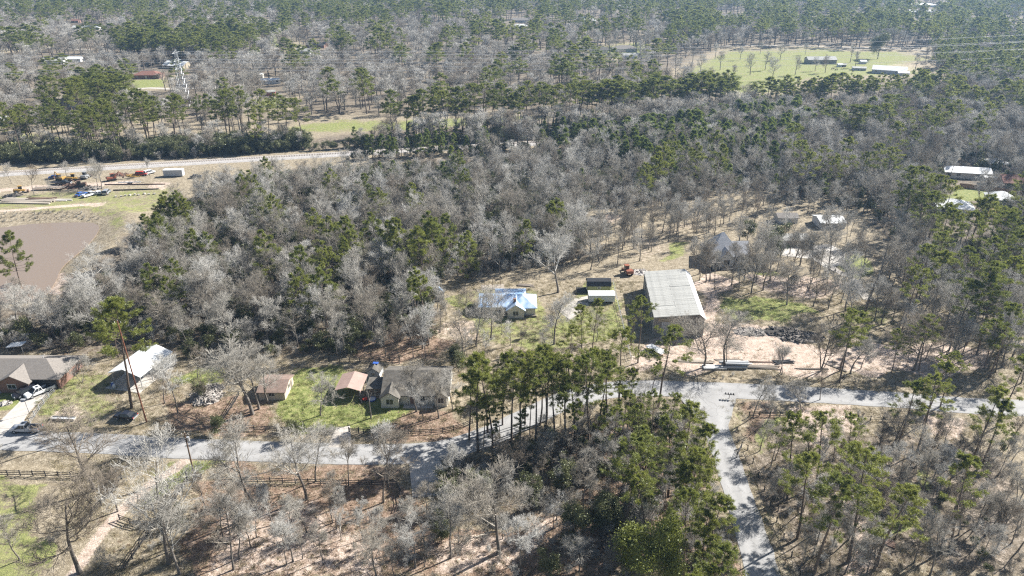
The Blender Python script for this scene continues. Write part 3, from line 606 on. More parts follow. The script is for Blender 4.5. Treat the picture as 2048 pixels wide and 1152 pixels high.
# the big barn
t = thing('metal_barn', 'large open-sided metal barn with pale weathered sheet roof', 'barn', (41.6, 161.8, 0), R(-4.3))
BL, BW = 28.0, 11.0
MB().prism([(-5.5, 0), (5.5, 0), (5.5, 6.35), (-5.5, 5.15)], 'y', .1, .22).build('front_wall', M['barn_wall'], t)
MB().prism([(-5.5, 0), (5.5, 0), (5.5, 6.35), (-5.5, 5.15)], 'y', BL - .2, BL - .05).build('rear_wall', M['barn_wall'], t)
MB().box(-5.5, -5.35, .22, BL - .2, 0, 5.1).build('side_wall', M['grey_metal'], t); MB().box(6.75, 6.9, .22, BL - .2, 0, 5.2).build('side_wall', M['barn_wall'], t)
MB().prism([(5.5, 0), (6.9, 0), (6.9, 5.2), (5.5, 6.3)], 'y', .12, .24).build('front_wing', M['barn_wall'], t)
ro = MB().prism([(-5.8, 5.2), (5.6, 6.44), (5.6, 6.34), (-5.8, 5.1)], 'y', -.3, BL + .3).build('roof', M['grey_metal'], t)
MB().prism([(5.6, 6.45), (7.2, 5.15), (7.2, 5.05), (5.6, 6.35)], 'y', -.3, BL + .3).build('right_slope', M['white_metal'], t)
pmn = MB().prism([(-5.85, 5.205), (.1, 5.852), (.1, 5.892), (-5.85, 5.245)], 'y', 0, .98).mesh('roof_panel', M['grey_metal']); pmn2 = MB().prism([(.1, 5.852), (5.62, 6.452), (5.62, 6.492), (.1, 5.892)], 'y', 0, .98).mesh('roof_panel', M['grey_metal'])
for i in range(28):
    for q, me in ((0, pmn), (1, pmn2)):
        if (i, q) in ((5, 0), (16, 1)): continue
        mobj('roof_panel', me, ro, loc=(rnd.uniform(-.06, .06), -.2 + i * 1.015, rnd.uniform(0, .025)), rot=(0, rnd.uniform(-.002, .002), rnd.uniform(-.004, .004)))
MB().box(-4.6, 0, -.02, .06, 4.0, 4.9).build('front_header', M['tan_metal'], t)
opening(t, 'garage_door', 'f', -1.9, .02, 3.6, 3.9, .1, M['grey_wall'])
for i in range(10): MB().box(.6 + i * .5, .72 + i * .5, -.03, .06, 0, 5.75 + i * .05).build('cladding_batten', M['black_wood'], t)
for i in range(8): MB().box(-5.75, -5.55, i * 3.9 + .2, i * 3.9 + .4, 0, 5.05).build('post', M['steel'], t)
for q in (665, 620, 580): occ(1345, q, 9)
# steep hipped house
t = thing('steep_roof_house', 'pale grey house with tall steep hipped roof screened by bare trees', 'house', (65.8, 211.5, 0), R(3))
wb, rb = MB(), MB(); hip(wb, rb, 0, 0, 9.5, 9.5, 3.1, 6.2, .5, inset=4.9); gable(wb, rb, 4.6, .6, 7.5, 6.0, 3.0, 3.0, 'x', .4); gable(wb, rb, 0, -3.6, 5.2, 4.2, 3.1, 2.6, 'y', .35)
wb.build('wall', M['white'], t); rb.build('roof', mat('silver_grey_shingles', (.48, .48, .49), .8, .2, 3, bump=.3), t)
opening(t, 'window', 'f', 0, .8, 1.8, 1.6, -6.2, M['grey_wood']); opening(t, 'window', 'f', 3.8, .9, 1.2, 1.4, -4.75, M['white']); opening(t, 'window', 'f', 6.6, .9, 1.2, 1.4, -2.4, M['white']); opening(t, 'door', 'f', -3.4, .05, 1, 2.05, -4.75, M['brick'])
MB().box(-5.2, 5.5, -8.6, -4.8, -.1, .35).build('porch_slab', M['black_wood'], t)
for a in (-4.8, -2.8, 2.8, 5.0): MB().box(a - .08, a + .08, -8.4, -8.24, .3, 2.7).build('porch_post', M['white'], t)
MB().prism([(-8.8, 2.55), (-4.8, 3.0), (-4.8, 3.1), (-8.8, 2.65)], 'x', -5.4, -2.7).build('porch_roof', M['shingle'], t); occ(1445, 515, 10)
# garage, outbuildings behind
simple_house('garage', 'dark open-fronted garage at the edge of the pale patio', 'garage', 1590, 493, 8.5, 5.5, 2.5, 1.1, M['grey_wood'], M['grey_metal'], 2, wins=0); occ(1590, 490, 8)
simple_house('outbuilding', 'outbuilding with wide pale sheet roof above the patio', 'outbuilding', 1665, 458, 8.6, 8.0, 2.4, 1.0, M['grey_wall'], M['white_metal'], 0, wins=2); occ(1665, 452, 8)
simple_house('cabin', 'low cabin with dull grey roof behind the bushy tree', 'cabin', 1575, 447, 7, 5, 2.3, .9, M['grey_wall'], M['shingle'], 0, wins=2); occ(1575, 445, 6)
# row on the far right
t = simple_house('long_house', 'long building with bright white metal roof among trees at right', 'house', 1938, 358, 18, 7, 2.8, 1.6, M['cream_wall'], M['white_metal'], -13, wins=5); occ(1938, 352, 11)
simple_house('round_roof_shed', 'white hipped shed behind the long white-roofed building', 'shed', 2000, 338, 8, 7, 2.5, 1.5, M['tan_wall'], M['white_metal'], -10, 'hip', wins=2)
simple_house('brown_roof_house', 'house with plum brown roof at the right picture edge', 'house', 2040, 378, 12, 9, 2.7, 2.2, M['tan_wall'], M['red_shingle'], -8, wins=2)
simple_house('white_hip_house', 'white house with bright hipped metal roof below the small lawn', 'house', 1918, 432, 12, 9, 2.8, 2.2, M['white'], M['white_metal'], -20, 'hip', wins=3); occ(1915, 425, 9)
simple_house('white_wing_house', 'white metal roofed house beside the wooden fence at right', 'house', 2010, 415, 9, 8, 2.8, 2.4, M['white'], M['white_metal'], -18, 'hip', wins=2); occ(2005, 410, 7)
t = thing('cabana', 'low white flat canopy over the paved yard at right', 'canopy', (*G(1985, 366), 0), R(-12)); MB().box(-4, 4, -1.6, 1.6, 2.5, 2.65).build('roof', M['white'], t)
for a in (-3.8, 0, 3.8):
    for b in (-1.5, 1.5): MB().box(a - .07, a + .07, b - .07, b + .07, 0, 2.5).build('post', M['white'], t)
for q in ((1900, 470, 8), (1940, 480, 8), (1985, 470, 8), (1925, 445, 9), (1970, 445, 9), (1935, 400, 10), (1990, 392, 9), (2030, 400, 8), (1900, 375, 7), (1960, 372, 9)): occ(*q)
# field barns and far houses
simple_house('field_barn', 'long grey barn in the open field, left of the big dark oak', 'barn', 1644, 128, 24, 9, 3.6, 2.0, M['barn_wall'], M['grey_metal'], 0, wins=0)
simple_house('stable', 'long white-roofed stable in the open field, right of the dark oak', 'stable', 1785, 149, 24, 12, 3.2, 2.4, M['grey_wall'], M['white_metal'], -28, wins=4)
simple_house('farmhouse_porch', 'small white-roofed porch building at the stable end', 'shed', 1808, 152, 8, 4, 2.4, .8, M['white'], M['white_metal'], -8, wins=2)
simple_house('blue_trough_shed', 'low blue-grey shed on the field between barn and stable', 'shed', 1720, 141, 10, 5, 2.0, .8, M['grey_wall'], M['grey_metal'], -14, wins=0)
simple_house('white_hut', 'tiny white hut in front of the long field barn', 'hut', 1680, 134, 3.5, 3, 2.2, .6, M['white'], M['white_metal'], 0, wins=0)
simple_house('grey_hut', 'tiny grey hut touching the white hut on the field', 'hut', 1688, 134, 3.4, 3, 2.0, .6, M['grey_wood'], M['grey_metal'], 0, wins=0)
simple_house('tank_shed', 'pale small shed beside the big dark oak', 'shed', 1727, 128, 5, 4, 2.3, .8, M['grey_wall'], M['white_metal'], 0, wins=0)
FAR = [('red_roof_house', 'house with red-brown hipped roof beside the metal hall', 292, 158, 19, 11, M['brick'], M['red_shingle'], 3, 'hip'),
 ('metal_hall', 'pale metal hall with low white gable roof behind the red-brown roof', 350, 138, 19, 14, M['tan_metal'], M['white_metal'], -14, 'gable'),
 ('grey_roof_house', 'long grey-roofed house below the red-brown roof and lane', 296, 212, 17, 8, M['white'], M['shingle'], 4, 'gable'),
 ('trailer_home', 'long white trailer home near the top left', 172, 60, 32, 8, M['white'], M['white_metal'], 0, 'gable'),
 ('dark_shed_house', 'small dark gabled house right of the white trailer home', 205, 76, 10, 8, M['black_wood'], M['shingle'], 0, 'gable'),
 ('brown_house', 'small brown house above the white trailer home', 150, 46, 9, 7, M['brick'], M['red_shingle'], 0, 'gable'),
 ('white_home', 'white home between pines at the far upper left', 272, 42, 14, 8, M['white'], M['white_metal'], 0, 'gable'),
 ('twin_roof_house', 'wide house with pale roof on the lawn, top left of centre', 395, 36, 26, 12, M['white'], M['shingle'], 4, 'hip'),
 ('low_shed', 'low tan shed right of the wide pale-roofed house', 462, 35, 12, 6, M['tan_wall'], M['white_metal'], 0, 'gable'),
 ('mobile_home', 'white mobile home on the slope above the red shed', 540, 168, 13, 5, M['white'], M['white_metal'], 18, 'gable'),
 ('pump_house', 'tiny cream hut left of the white mobile home', 521, 156, 3.6, 3.2, M['cream_wall'], M['white_metal'], 0, 'gable'),
 ('red_shed', 'small red shed at the edge of the wood', 541, 192, 5.5, 4, M['red_wall'], M['grey_metal'], 12, 'gable'),
 ('dark_roof_house', 'house with dark roof hidden in bare trees, upper centre left', 632, 96, 18, 10, M['brick'], M['dark_shingle'], -8, 'gable'),
 ('teal_house', 'pale teal-roofed house left of the dark-roofed one', 607, 108, 13, 8, M['grey_wall'], M['grey_metal'], -6, 'gable'),
 ('blue_grey_house', 'wide blue-grey house in the clearing at top centre', 1046, 45, 26, 12, M['grey_wall'], M['shingle'], 0, 'gable'),
 ('white_cottage', 'white cottage in front of the wide blue-grey house', 1040, 57, 18, 9, M['white'], M['white_metal'], 0, 'hip'),
 ('red_barn', 'small red barn left of the white cottage', 1012, 62, 7, 6, M['red_wall'], M['white_metal'], 0, 'gable'),
 ('white_barn', 'white gabled barn on the far clearing, top centre right', 1180, 46, 14, 10, M['white'], M['white_metal'], 10, 'gable'),
 ('white_shop', 'smaller white building left of the white gabled barn', 1163, 41, 11, 8, M['white'], M['white_metal'], 0, 'gable'),
 ('long_white_barn', 'long white building on the skyline clearing', 1240, 18, 34, 10, M['white'], M['white_metal'], 0, 'gable'),
 ('clearing_house', 'dark-roofed house on the pale clearing above the tree row', 1198, 106, 17, 9, M['white'], M['dark_shingle'], 0, 'gable'),
 ('large_clearing_house', 'large grey-roofed house right of the dark-roofed house on the clearing', 1250, 104, 22, 12, M['grey_wall'], M['shingle'], 0, 'hip'),
 ('clearing_shed', 'white shed below the large grey-roofed clearing house', 1262, 117, 14, 7, M['white'], M['grey_metal'], 0, 'gable'),
 ('estate_house', 'wide hipped house behind pines at upper right', 1455, 38, 36, 14, M['brick'], M['shingle'], -4, 'hip'),
 ('white_estate', 'sprawling white house far off near the top right', 1838, 14, 60, 20, M['white'], M['white_metal'], 0, 'hip'),
 ('white_estate_wing', 'white low house below the sprawling white one', 1850, 28, 40, 14, M['white'], M['white_metal'], -6, 'gable'),
 ('corner_house', 'pale house on a lawn at the top right corner', 2030, 60, 20, 10, M['white'], M['shingle'], 0, 'gable'),
 ('left_edge_house', 'pale tin-roofed house among pines at the left edge', 20, 250, 12, 7, M['white'], M['white_metal'], 8, 'gable'),
 ('green_roof_house', 'house with faded pale green roof in bare trees, left', 105, 128, 17, 9, M['white'], M['grey_metal'], 5, 'gable'),
 ('twin_white_house', 'white house right of the faded green roof', 145, 124, 14, 7, M['white'], M['white_metal'], 0, 'gable'),
 ('tan_roof_house', 'tan-roofed house under bare trees, far left', 128, 205, 14, 8, M['tan_wall'], M['tan_metal'], 4, 'gable'),
 ('blue_white_house', 'white house with blue-grey roof beside the tan roof, left', 160, 215, 13, 7, M['white'], M['shingle'], 0, 'gable')]
for nm, lb, px, py, w_, d_, wm, rm, rz, rt in FAR:
    simple_house(nm, lb, 'house' if 'hous' in nm or 'home' in nm or 'cott' in nm or 'estate' in nm else ('barn' if 'barn' in nm else ('hall' if 'hall' in nm else 'shed')), px, py, w_, d_, 2.8, min(d_ * .22, 2.6), wm, rm, rz, rt, wins=3 if w_ > 8 else 1)
    x, y = G(px, py); occupied.append((x, y + d_ / 2, w_ * .6)); occupied.extend([(x * (1 - k_ / y), y - k_, w_ * .5 + 2) for k_ in ((12, 24, 36, 48, 60, 72, 84) if y > 470 else (10,))])
for q in (1620, 1660, 1690, 1720, 1760, 1800): occ(q, 140, 14); occ(q, 160, 12)
# scrapyard container
t = thing('storage_container', 'pale grey storage trailer at the scrapyard end beside the railway', 'container', (*G(349, 352), 0), R(4))
MB().box(-4, 4, -1.3, 1.3, .3, 2.9).build('body', M['grey_wall'], t); MB().box(-4.05, 4.05, -1.35, 1.35, 2.9, 3.0).build('roof', M['white_metal'], t)
for a in (-2.6, -1.6, 2.8): MB().tube((a, -1.2, .4), (a, 1.2, .4), .4, k=10).build('wheel', M['rubber'], t)
# blue tank in the wood edge
t = thing('blue_shed', 'narrow blue-grey shed at the wood edge left of the blue roof', 'shed', (*G(880, 598), 0), R(20))
wb, rb = MB(), MB(); gable(wb, rb, 0, 0, 2.2, 1.9, 2.6, .9, 'y', .1); wb.build('wall', M['grey_wall'], t); rb.build('roof', M['blue_metal'], t); opening(t, 'door', 'r', 0, .05, .9, 1.9, .95, M['grey_wood'])

# ------------------------------------------------------------------ vehicles
def wheel(parent, x, y, r=.38, wd=.26):
    o = MB().tube((x, y - wd / 2, r), (x, y + wd / 2, r), r, k=14).build('wheel', M['rubber'], parent)
    s_ = 1 if y > 0 else -1
    MB().tube((x, y + s_ * (wd / 2 - .02), r), (x, y + s_ * (wd / 2 + .02), r), r * .6, k=10).build('rim', M['steel'], o)
def vehicle(kind, label, px, py, rz, paint, name, cat, group=None, wheels=True):
    """nose along +x"""
    x, y = G(px, py); t = thing(name, label, cat, (x, y, max(gz(x, y), 0) + .045), R(rz), group)
    L_ = {'pickup': 5.9, 'suv': 5.0, 'sedan': 4.7}[kind]; hw = .98; a = L_ / 2
    z0, zb, zr = .42, {'pickup': 1.12, 'suv': 1.12, 'sedan': .95}[kind], {'pickup': 1.9, 'suv': 1.85, 'sedan': 1.45}[kind]
    if kind == 'pickup':
        MB().prism([(-.35, z0), (a, z0 + .05), (a, zb - .22), (a - .35, zb - .08), (.95, zb), (-.35, zb)], 'y', -hw, hw).build('body', paint, t, .07)
        bed = MB(); bed.box(-a, -.35, -hw, -hw + .1, z0, zb).box(-a, -.35, hw - .1, hw, z0, zb).box(-a, -a + .1, -hw + .1, hw - .1, z0, zb).box(-.45, -.35, -hw + .1, hw - .1, z0 + .1, zb).box(-a + .1, -.45, -hw + .1, hw - .1, z0, z0 + .12); bo = bed.build('cargo_bed', paint, t)
        MB().box(-a + .12, -.47, -hw + .12, hw - .12, z0 + .125, z0 + .14).build('bed_liner', M['black_metal'], bo)
        cab = [(-.4, 1.75, .0, .55)]; c0, c1, c2, c3 = -.4, 1.75, -.25, .85
    elif kind == 'suv':
        MB().prism([(-a, z0), (a, z0 + .05), (a, zb - .25), (a - .3, zb - .1), (1.1, zb), (-a, zb)], 'y', -hw, hw).build('body', paint, t, .08); c0, c1, c2, c3 = -a + .05, 1.5, -a + .35, .75
    else:
        MB().prism([(-a, z0), (a, z0), (a, zb - .2), (a - .3, zb - .1), (1.0, zb), (-1.5, zb), (-a + .05, zb - .05)], 'y', -hw + .08, hw - .08).build('body', paint, t, .08); c0, c1, c2, c3 = -1.7, 1.2, -1.0, .4
    ww = hw - .06; tw = hw - .26
    def fr(za, zc, m, nm, ins=0.0, par=t):
        k0 = (za - zb) / (zr - zb); k1 = (zc - zb) / (zr - zb); vs_ = []
        for k_, z_ in ((k0, za), (k1, zc)):
            xa, xb, yy = c0 + (c2 - c0) * k_ + ins, c1 + (c3 - c1) * k_ - ins, ww + (tw - ww) * k_ - ins
            vs_ += [(xa, -yy, z_), (xb, -yy, z_), (xb, yy, z_), (xa, yy, z_)]
        return MB().add(vs_, [(3, 2, 1, 0), (4, 5, 6, 7), (0, 1, 5, 4), (1, 2, 6, 5), (2, 3, 7, 6), (3, 0, 4, 7)]).build(nm, m, par)
    cabo = fr(zb - .05, zr - .12, M['glass'], 'cabin_glass', .02); rf = fr(zr - .13, zr, paint, 'roof')
    if kind == 'pickup': MB().box(.05, .6, -.4, .4, zr + .003, zr + .015).build('sunroof', M['glass'], rf)
    for xx in (c0 + .08, (c0 + c1) / 2 - .2, c1 - .12):      # pillars
        for s_ in (-1, 1):
            xt = c2 + (xx - c0) / (c1 - c0) * (c3 - c2)
            MB().tube((xx, s_ * ww, zb - .03), (xt, s_ * (tw + .01), zr - .1), .06, k=4).build('pillar', paint, t)
    for s_ in (-1, 1):
        for q in (-a + 1.15, a - 1.0): wheel(t, q, s_ * (hw - .12), .40 if kind != 'sedan' else .33)
        MB().box(a - .06, a + .02, s_ * .72 - .18, s_ * .72 + .18, zb - .45, zb - .25).build('headlight', M['white'], t)
        MB().box(-a - .02, -a + .05, s_ * .8 - .1, s_ * .8 + .1, zb - .4, zb - .1).build('tail_light', M['paint_red'], t)
        MB().box(c1 - .45, c1 - .25, s_ * (hw + .1) - .1, s_ * (hw + .1) + .1, zb, zb + .18).build('mirror', M['black_metal'], t)
    MB().box(a - .02, a + .08, -hw + .05, hw - .05, z0 - .02, z0 + .22).build('bumper', M['steel'], t); MB().box(-a - .08, -a + .02, -hw + .05, hw - .05, z0 - .02, z0 + .2).build('bumper', M['steel'], t)
    return t
vehicle('suv', 'black sport utility car parked on the driveway beside the white pickup', 53, 789, 232, M['paint_black'], 'parked_car', 'car')
vehicle('pickup', 'white crew-cab pickup with sunroof parked on the concrete driveway', 81, 787, 233, M['paint_white'], 'pickup_truck', 'truck')
vehicle('pickup', 'silver pickup parked at the kerb of the road, far left', 54, 862, 181, M['paint_silver'], 'pickup_truck', 'truck')
vehicle('sedan', 'dark covered car on the grass beside the tall pine', 252, 836, 172, M['paint_black'], 'derelict_car', 'car')
vehicle('pickup', 'white pickup standing in the scrapyard front row', 181, 392, 60, M['paint_white'], 'scrapyard_truck', 'truck')
vehicle('sedan', 'blue car left of the white pickup in the scrapyard', 163, 391, 70, M['paint_blue'], 'scrapyard_car', 'car')
vehicle('sedan', 'white wreck right of the scrapyard pickup', 199, 389, 30, M['paint_white'], 'scrapyard_car', 'car')
vehicle('suv', 'pale wrecked van at the right end of the scrapyard row', 214, 388, 100, M['paint_silver'], 'scrapyard_car', 'car')
vehicle('pickup', 'black truck behind the flatbed trailer in the scrapyard', 128, 369, 10, M['paint_black'], 'scrapyard_truck', 'truck')
vehicle('sedan', 'dark blue car behind the yellow machines by the railway', 110, 357, 20, M['paint_blue'], 'scrapyard_car', 'car')
vehicle('suv', 'red car beside the yellow scrap along the railway', 284, 351, 5, M['paint_red'], 'scrapyard_car', 'car')
vehicle('suv', 'white van near the storage trailer by the railway', 299, 348, 60, M['paint_white'], 'scrapyard_car', 'car')
vehicle('sedan', 'dark car parked below the storage trailer', 392, 356, 15, M['paint_black'], 'scrapyard_car', 'car')
def machine(label, px, py, rz, paint, name, arm=True, group=None, tracks=True, cat='excavator'):
    x, y = G(px, py); t = thing(name, label, cat, (x, y, gz(x, y) + .02), R(rz), group)
    if tracks:
        for s_ in (-1, 1): MB().prism([(-1.7, .25), (-1.4, 0), (1.4, 0), (1.7, .25), (1.7, .6), (1.4, .85), (-1.4, .85), (-1.7, .6)], 'y', s_ * 1.1 - .28, s_ * 1.1 + .28).build('track', M['rubber'], t)
    else:
        for s_ in (-1, 1): wheel(t, -1.0, s_ * .9, .75, .4); wheel(t, 1.2, s_ * .75, .45, .25)
    MB().prism([(-2.0, .8), (.5, .8), (.5, 1.5), (-1.7, 1.8), (-2.0, 1.6)], 'y', -1.1, 1.1).build('engine_house', paint, t, .06)
    cb = MB().box(-.2, 1.1, -.2, 1.0, 1.5, 2.7).build('cab', M['glass'], t); MB().box(-.3, 1.2, -.3, 1.1, 2.7, 2.82).build('cab_roof', paint, cb)
    MB().box(.5, 1.9, -.6, .6, .8, 1.3).build('hood', paint, t, .05)
    if arm:
        MB().tube((1.0, -.5, 1.4), (3.2, -.5, 3.4), .24, .2).build('boom', paint, t); MB().tube((3.2, -.5, 3.4), (4.3, -.5, 1.4), .18, .14).build('stick', paint, t)
        MB().prism([(4.0, 1.5), (4.7, 1.3), (4.6, .5), (4.0, .4), (4.3, .9)], 'y', -.9, -.1).build('bucket', M['rust'], t)
    else:
        for s_ in (-.8, .8): MB().tube((0, s_, 1.2), (2.6, s_, .7), .1).build('loader_arm', paint, t)
        MB().prism([(2.5, .2), (3.2, .1), (3.1, .9), (2.5, .8)], 'y', -1.1, 1.1).build('bucket', M['rust'], t)
    return t
machine('orange-yellow loader nearest the railway in the scrapyard', 145, 361, 20, M['paint_yellow'], 'wheel_loader', False, cat='loader')
machine('orange digger left of the loader by the railway', 123, 361, 160, M['paint_yellow'], 'excavator')
machine('tan backhoe right of the bare trees in the scrapyard', 224, 361, 40, M['paint_orange'], 'excavator')
machine('rusty brown machine amid scrap behind the white pickup', 163, 374, 200, M['rust'], 'excavator')
machine('grey tractor left of the scrapyard trees by the railway', 172, 357, 90, M['steel'], 'tractor', False, tracks=False, cat='tractor')
machine('yellow mower at the left scrapyard edge', 40, 386, 30, M['paint_yellow'], 'mower', False, tracks=False, cat='mower')
machine('yellow digger in the yard at far right behind pines', 1981, 433, 200, M['paint_yellow'], 'excavator', False, cat='digger')
machine('orange-red tractor with raised loader at the lawn edge behind the barn', 1256, 548, 100, M['paint_orange'], 'tractor', False, tracks=False, cat='tractor')
def trailer(label, px, py, rz, L_, w_, deck, name='flatbed_trailer'):
    x, y = G(px, py); t = thing(name, label, 'trailer', (x, y, gz(x, y) + .03), R(rz))
    MB().box(-L_ / 2, L_ / 2, -w_ / 2, w_ / 2, .75, .9).build('deck', deck, t); MB().tube((L_ / 2, 0, .7), (L_ / 2 + 1.6, 0, .5), .07).build('drawbar', M['black_metal'], t)
    for q in (-.5, .5):
        for s_ in (-1, 1): wheel(t, q, s_ * (w_ / 2 + .05), .36, .22)
    for q in np.linspace(-L_ / 2 + .1, L_ / 2 - .1, 5):
        for s_ in (-1, 1): MB().box(q - .04, q + .04, s_ * w_ / 2 - .04, s_ * w_ / 2 + .04, .91, 1.3).build('stake', M['black_metal'], t)
    return t
trailer('long low flatbed trailer with dark deck in the scrapyard', 100, 379, 4, 12, 2.4, M['grey_wood'])
trailer('black box trailer in front of the orange digger', 122, 368, 2, 7, 2.4, M['black_metal'])
trailer('white utility trailer under the pines beside the metal barn', 1312, 704, 130, 5, 2.2, M['white'])
trailer('pale pipe trailer left of the flatbed in the scrapyard', 260, 368, 4, 9, 1.0, M['steel'])

# ------------------------------------------------------------------ piles of things
def stack(label, px, py, rz, n, L_, wd, m, name='lumber_stack', layers=2, part='plank', cat='lumber', rough=.25, r=None):
    x, y = G(px, py); t = thing(name, label, cat, (x, y, gz(x, y)), R(rz))
    me = MB().box(-.5, .5, -wd / 2, wd / 2, 0, wd * .5).mesh(part, m) if r is None else MB().tube((-.5, 0, r), (.5, 0, r), r, k=8).mesh(part, m)
    hh = wd * .5 if r is None else r * 1.8
    for k_ in range(layers):
        for i in range(n - k_):
            l = L_ * rnd.uniform(.7, 1.05)
            mobj(part, me, t, loc=(rnd.uniform(-.4, .4), (i - (n - k_) / 2) * (wd * 1.12 if r is None else r * 2.1), k_ * (hh + .004) + .02), rot=(0, 0, rnd.uniform(-rough, rough) * .18), scale=(l, 1, 1))
    return t
stack('grey lumber stack left of the first roadside tree by the barn', 1390, 722, -3, 5, 9, .3, M['plank'])
stack('white pipe bundle lying between the twin bare trees', 1430, 734, 0, 4, 7, .3, M['white'], 'pipe_stack', 1, 'pipe', 'pipes', r=.22)
stack('dark beams behind the right of the twin bare trees', 1455, 719, -1, 3, 7, .3, M['grey_wood'], 'beam_stack', 1, 'beam', 'beams')
stack('thick grey steel pipes right of the twin bare trees', 1468, 732, -2, 3, 6.5, .4, M['steel'], 'pipe_stack', 2, 'pipe', 'pipes', r=.36)
stack('pale boards leaning behind the grey steel pipes', 1475, 724, 0, 4, 6, .35, M['white'], 'board_stack', 1, 'plank', 'boards')
stack('long frame of weathered beams right of the steel pipes', 1520, 734, -3, 4, 9, .35, M['grey_wood'], 'beam_stack', 2, 'beam', 'beams')
stack('thin dark rails above the beam frame by the road', 1525, 724, -3, 3, 12, .18, M['rust'], 'rail_stack', 1, 'rail', 'rails')
stack('jumbled heap of dark iron bars near the two saplings', 1565, 724, 8, 6, 5, .22, M['black_metal'], 'iron_heap', 3, 'bar', 'scrap', 1.2)
stack('thin grey poles lying right of the saplings', 1625, 737, -2, 3, 9, .2, M['grey_wood'], 'pole_stack', 1, 'pole', 'poles', r=.1)
stack('two dark planks lying slanted by the roadside trees', 1668, 732, -42, 2, 6, .3, M['grey_wood'], 'plank_pair', 1)
stack('flat pale sheets in front of the scrapyard trees', 55, 402, -1, 6, 22, .9, M['plank'], 'sheet_stack', 1, 'sheet', 'sheets', .5)
stack('dark steel bars heaped on the pale sheets in the scrapyard', 83, 399, 3, 6, 12, .4, M['rust'], 'bar_stack', 3, 'bar', 'scrap', .9)
stack('pale concrete posts right of the scrapyard sheets', 112, 400, -2, 4, 14, .5, M['concrete'], 'post_stack', 1, 'post', 'posts')
stack('long dark pipe lying on the grass beyond the scrapyard', 273, 380, 4, 1, 24, .4, M['black_metal'], 'long_pipe', 1, 'pipe', 'pipe', r=.25)
stack('long rail on low blocks, upper of the two on the grass', 272, 369, 3, 1, 24, .4, M['rust'], 'long_pipe', 1, 'pipe', 'pipe', r=.22)
stack('boards beside the swing set behind the blue roofed house', 1050, 571, -8, 5, 5, .3, M['grey_wood'], 'board_stack', 2)
stack('brown boards on the bank at the lower right lawn', 1772, 1083, -35, 5, 3.5, .3, M['rust'], 'board_stack', 1)
for i in range(9):
    x, y = G(232 + i * 9.5 + rnd.uniform(-2, 2), 395 - i * .9 + rnd.uniform(-1, 1)); MBo = MB().box(-.45, .45, -.35, .35, 0, .5).build('concrete_block', M['concrete'], bevel=.05, loc=(x, y, gz(x, y)), rot=(0, 0, rnd.uniform(0, 3)))
    tag(MBo, 'small pale block in the row set out on the grass beyond the scrapyard', 'block', 'blocks in a row on the scrapyard grass')
def heap(name, label, cat, px, py, rad, hgt, n, m, part, kinds='log', sq=1.0):
    x, y = G(px, py); t = thing(name, label, cat, (x, y, gz(x, y)))
    mb = MB(); N_ = 14                      # an uneven mound under the pieces
    vs_ = [(0, 0, hgt * .55)]
    for ring, (rr, zz) in enumerate(((.45, .42), (.8, .16), (1.05, -.1))):
        for i in range(N_): a = 2 * math.pi * i / N_; q = rad * rr * rnd.uniform(.85, 1.15); vs_.append((q * math.cos(a), q * math.sin(a) * sq, hgt * zz * rnd.uniform(.8, 1.2)))
    fs_ = [(0, 1 + i, 1 + (i + 1) % N_) for i in range(N_)]
    for ring in range(2):
        for i in range(N_): a = 1 + ring * N_; fs_.append((a + i, a + N_ + i, a + N_ + (i + 1) % N_, a + (i + 1) % N_))
    mb.add(vs_, fs_).build('mound', m, t)
    mes = []
    for _ in range(5):
        if kinds == 'log': q = MB().tube((-.5, 0, 0), (.15, rnd.uniform(-.06, .06), .04), .09, .08, 6).tube((.12, 0, .03), (.5, rnd.uniform(-.1, .1), rnd.uniform(-.1, .1)), .07, .05, 5)
        else: q = MB().add([(rnd.uniform(-.5, -.3), -.2, -.05), (.45, rnd.uniform(-.3, -.1), 0), (.5, .2, .06), (rnd.uniform(-.4, -.1), .25, .03), (-.2, -.15, .22), (.2, -.1, .3), (.25, .12, .2), (-.15, .15, .26)], [(3, 2, 1, 0), (4, 5, 6, 7), (0, 1, 5, 4), (1, 2, 6, 5), (2, 3, 7, 6), (3, 0, 4, 7)])
        mes.append(q.mesh(part, m))
    for i in range(n):
        a = rnd.uniform(0, 2 * math.pi); q = rad * math.sqrt(rnd.random()); sc_ = rnd.uniform(.7, 2.2) if kinds == 'log' else rnd.uniform(.5, 1.5)
        mobj(part, rnd.choice(mes), t, loc=(q * math.cos(a), q * math.sin(a) * sq, hgt * max(.06, .62 * (1 - (q / rad) ** 1.3)) + rnd.uniform(0, .12)), rot=(rnd.uniform(-.4, .4), rnd.uniform(-.5, .5), rnd.uniform(0, 6.3)), scale=(sc_, sc_ * rnd.uniform(.5, 1), sc_ * rnd.uniform(.5, 1)))
    return t
heap('brush_pile', 'heap of bleached logs and branches on the grass left of the brown shed', 'brush pile', 413, 795, 3.4, 2.0, 150, M['log'], 'log')
heap('brush_pile', 'low grey stick pile just above the bleached log heap', 'brush pile', 425, 780, 2.6, 1.2, 70, M['log'], 'log')
heap('debris_pile', 'dark charred debris heap on the pale soil', 'debris pile', 1600, 674, 6.0, 1.2, 220, M['burnt'], 'debris_piece', 'chunk', .55)
heap('debris_pile', 'smaller scatter of dark debris left of the charred heap', 'debris pile', 1560, 664, 4.5, .6, 60, M['burnt'], 'debris_piece', 'chunk', .5)
heap('rubble_pile', 'grey streaked heap at the edge of the ploughed soil', 'rubble pile', 1503, 664, 4.5, .7, 70, M['log'], 'branch', 'log', .5)
heap('fire_pit', 'dark round fire ring on the grass right of the barn', 'fire pit', 1481, 628, 1.3, .35, 26, M['burnt'], 'stone', 'chunk', .8)
heap('flower_bed', 'stone-ringed bed on the lawn in front of the brick house', 'flower bed', 11, 808, 1.3, .4, 22, M['log'], 'stone', 'chunk', .7)
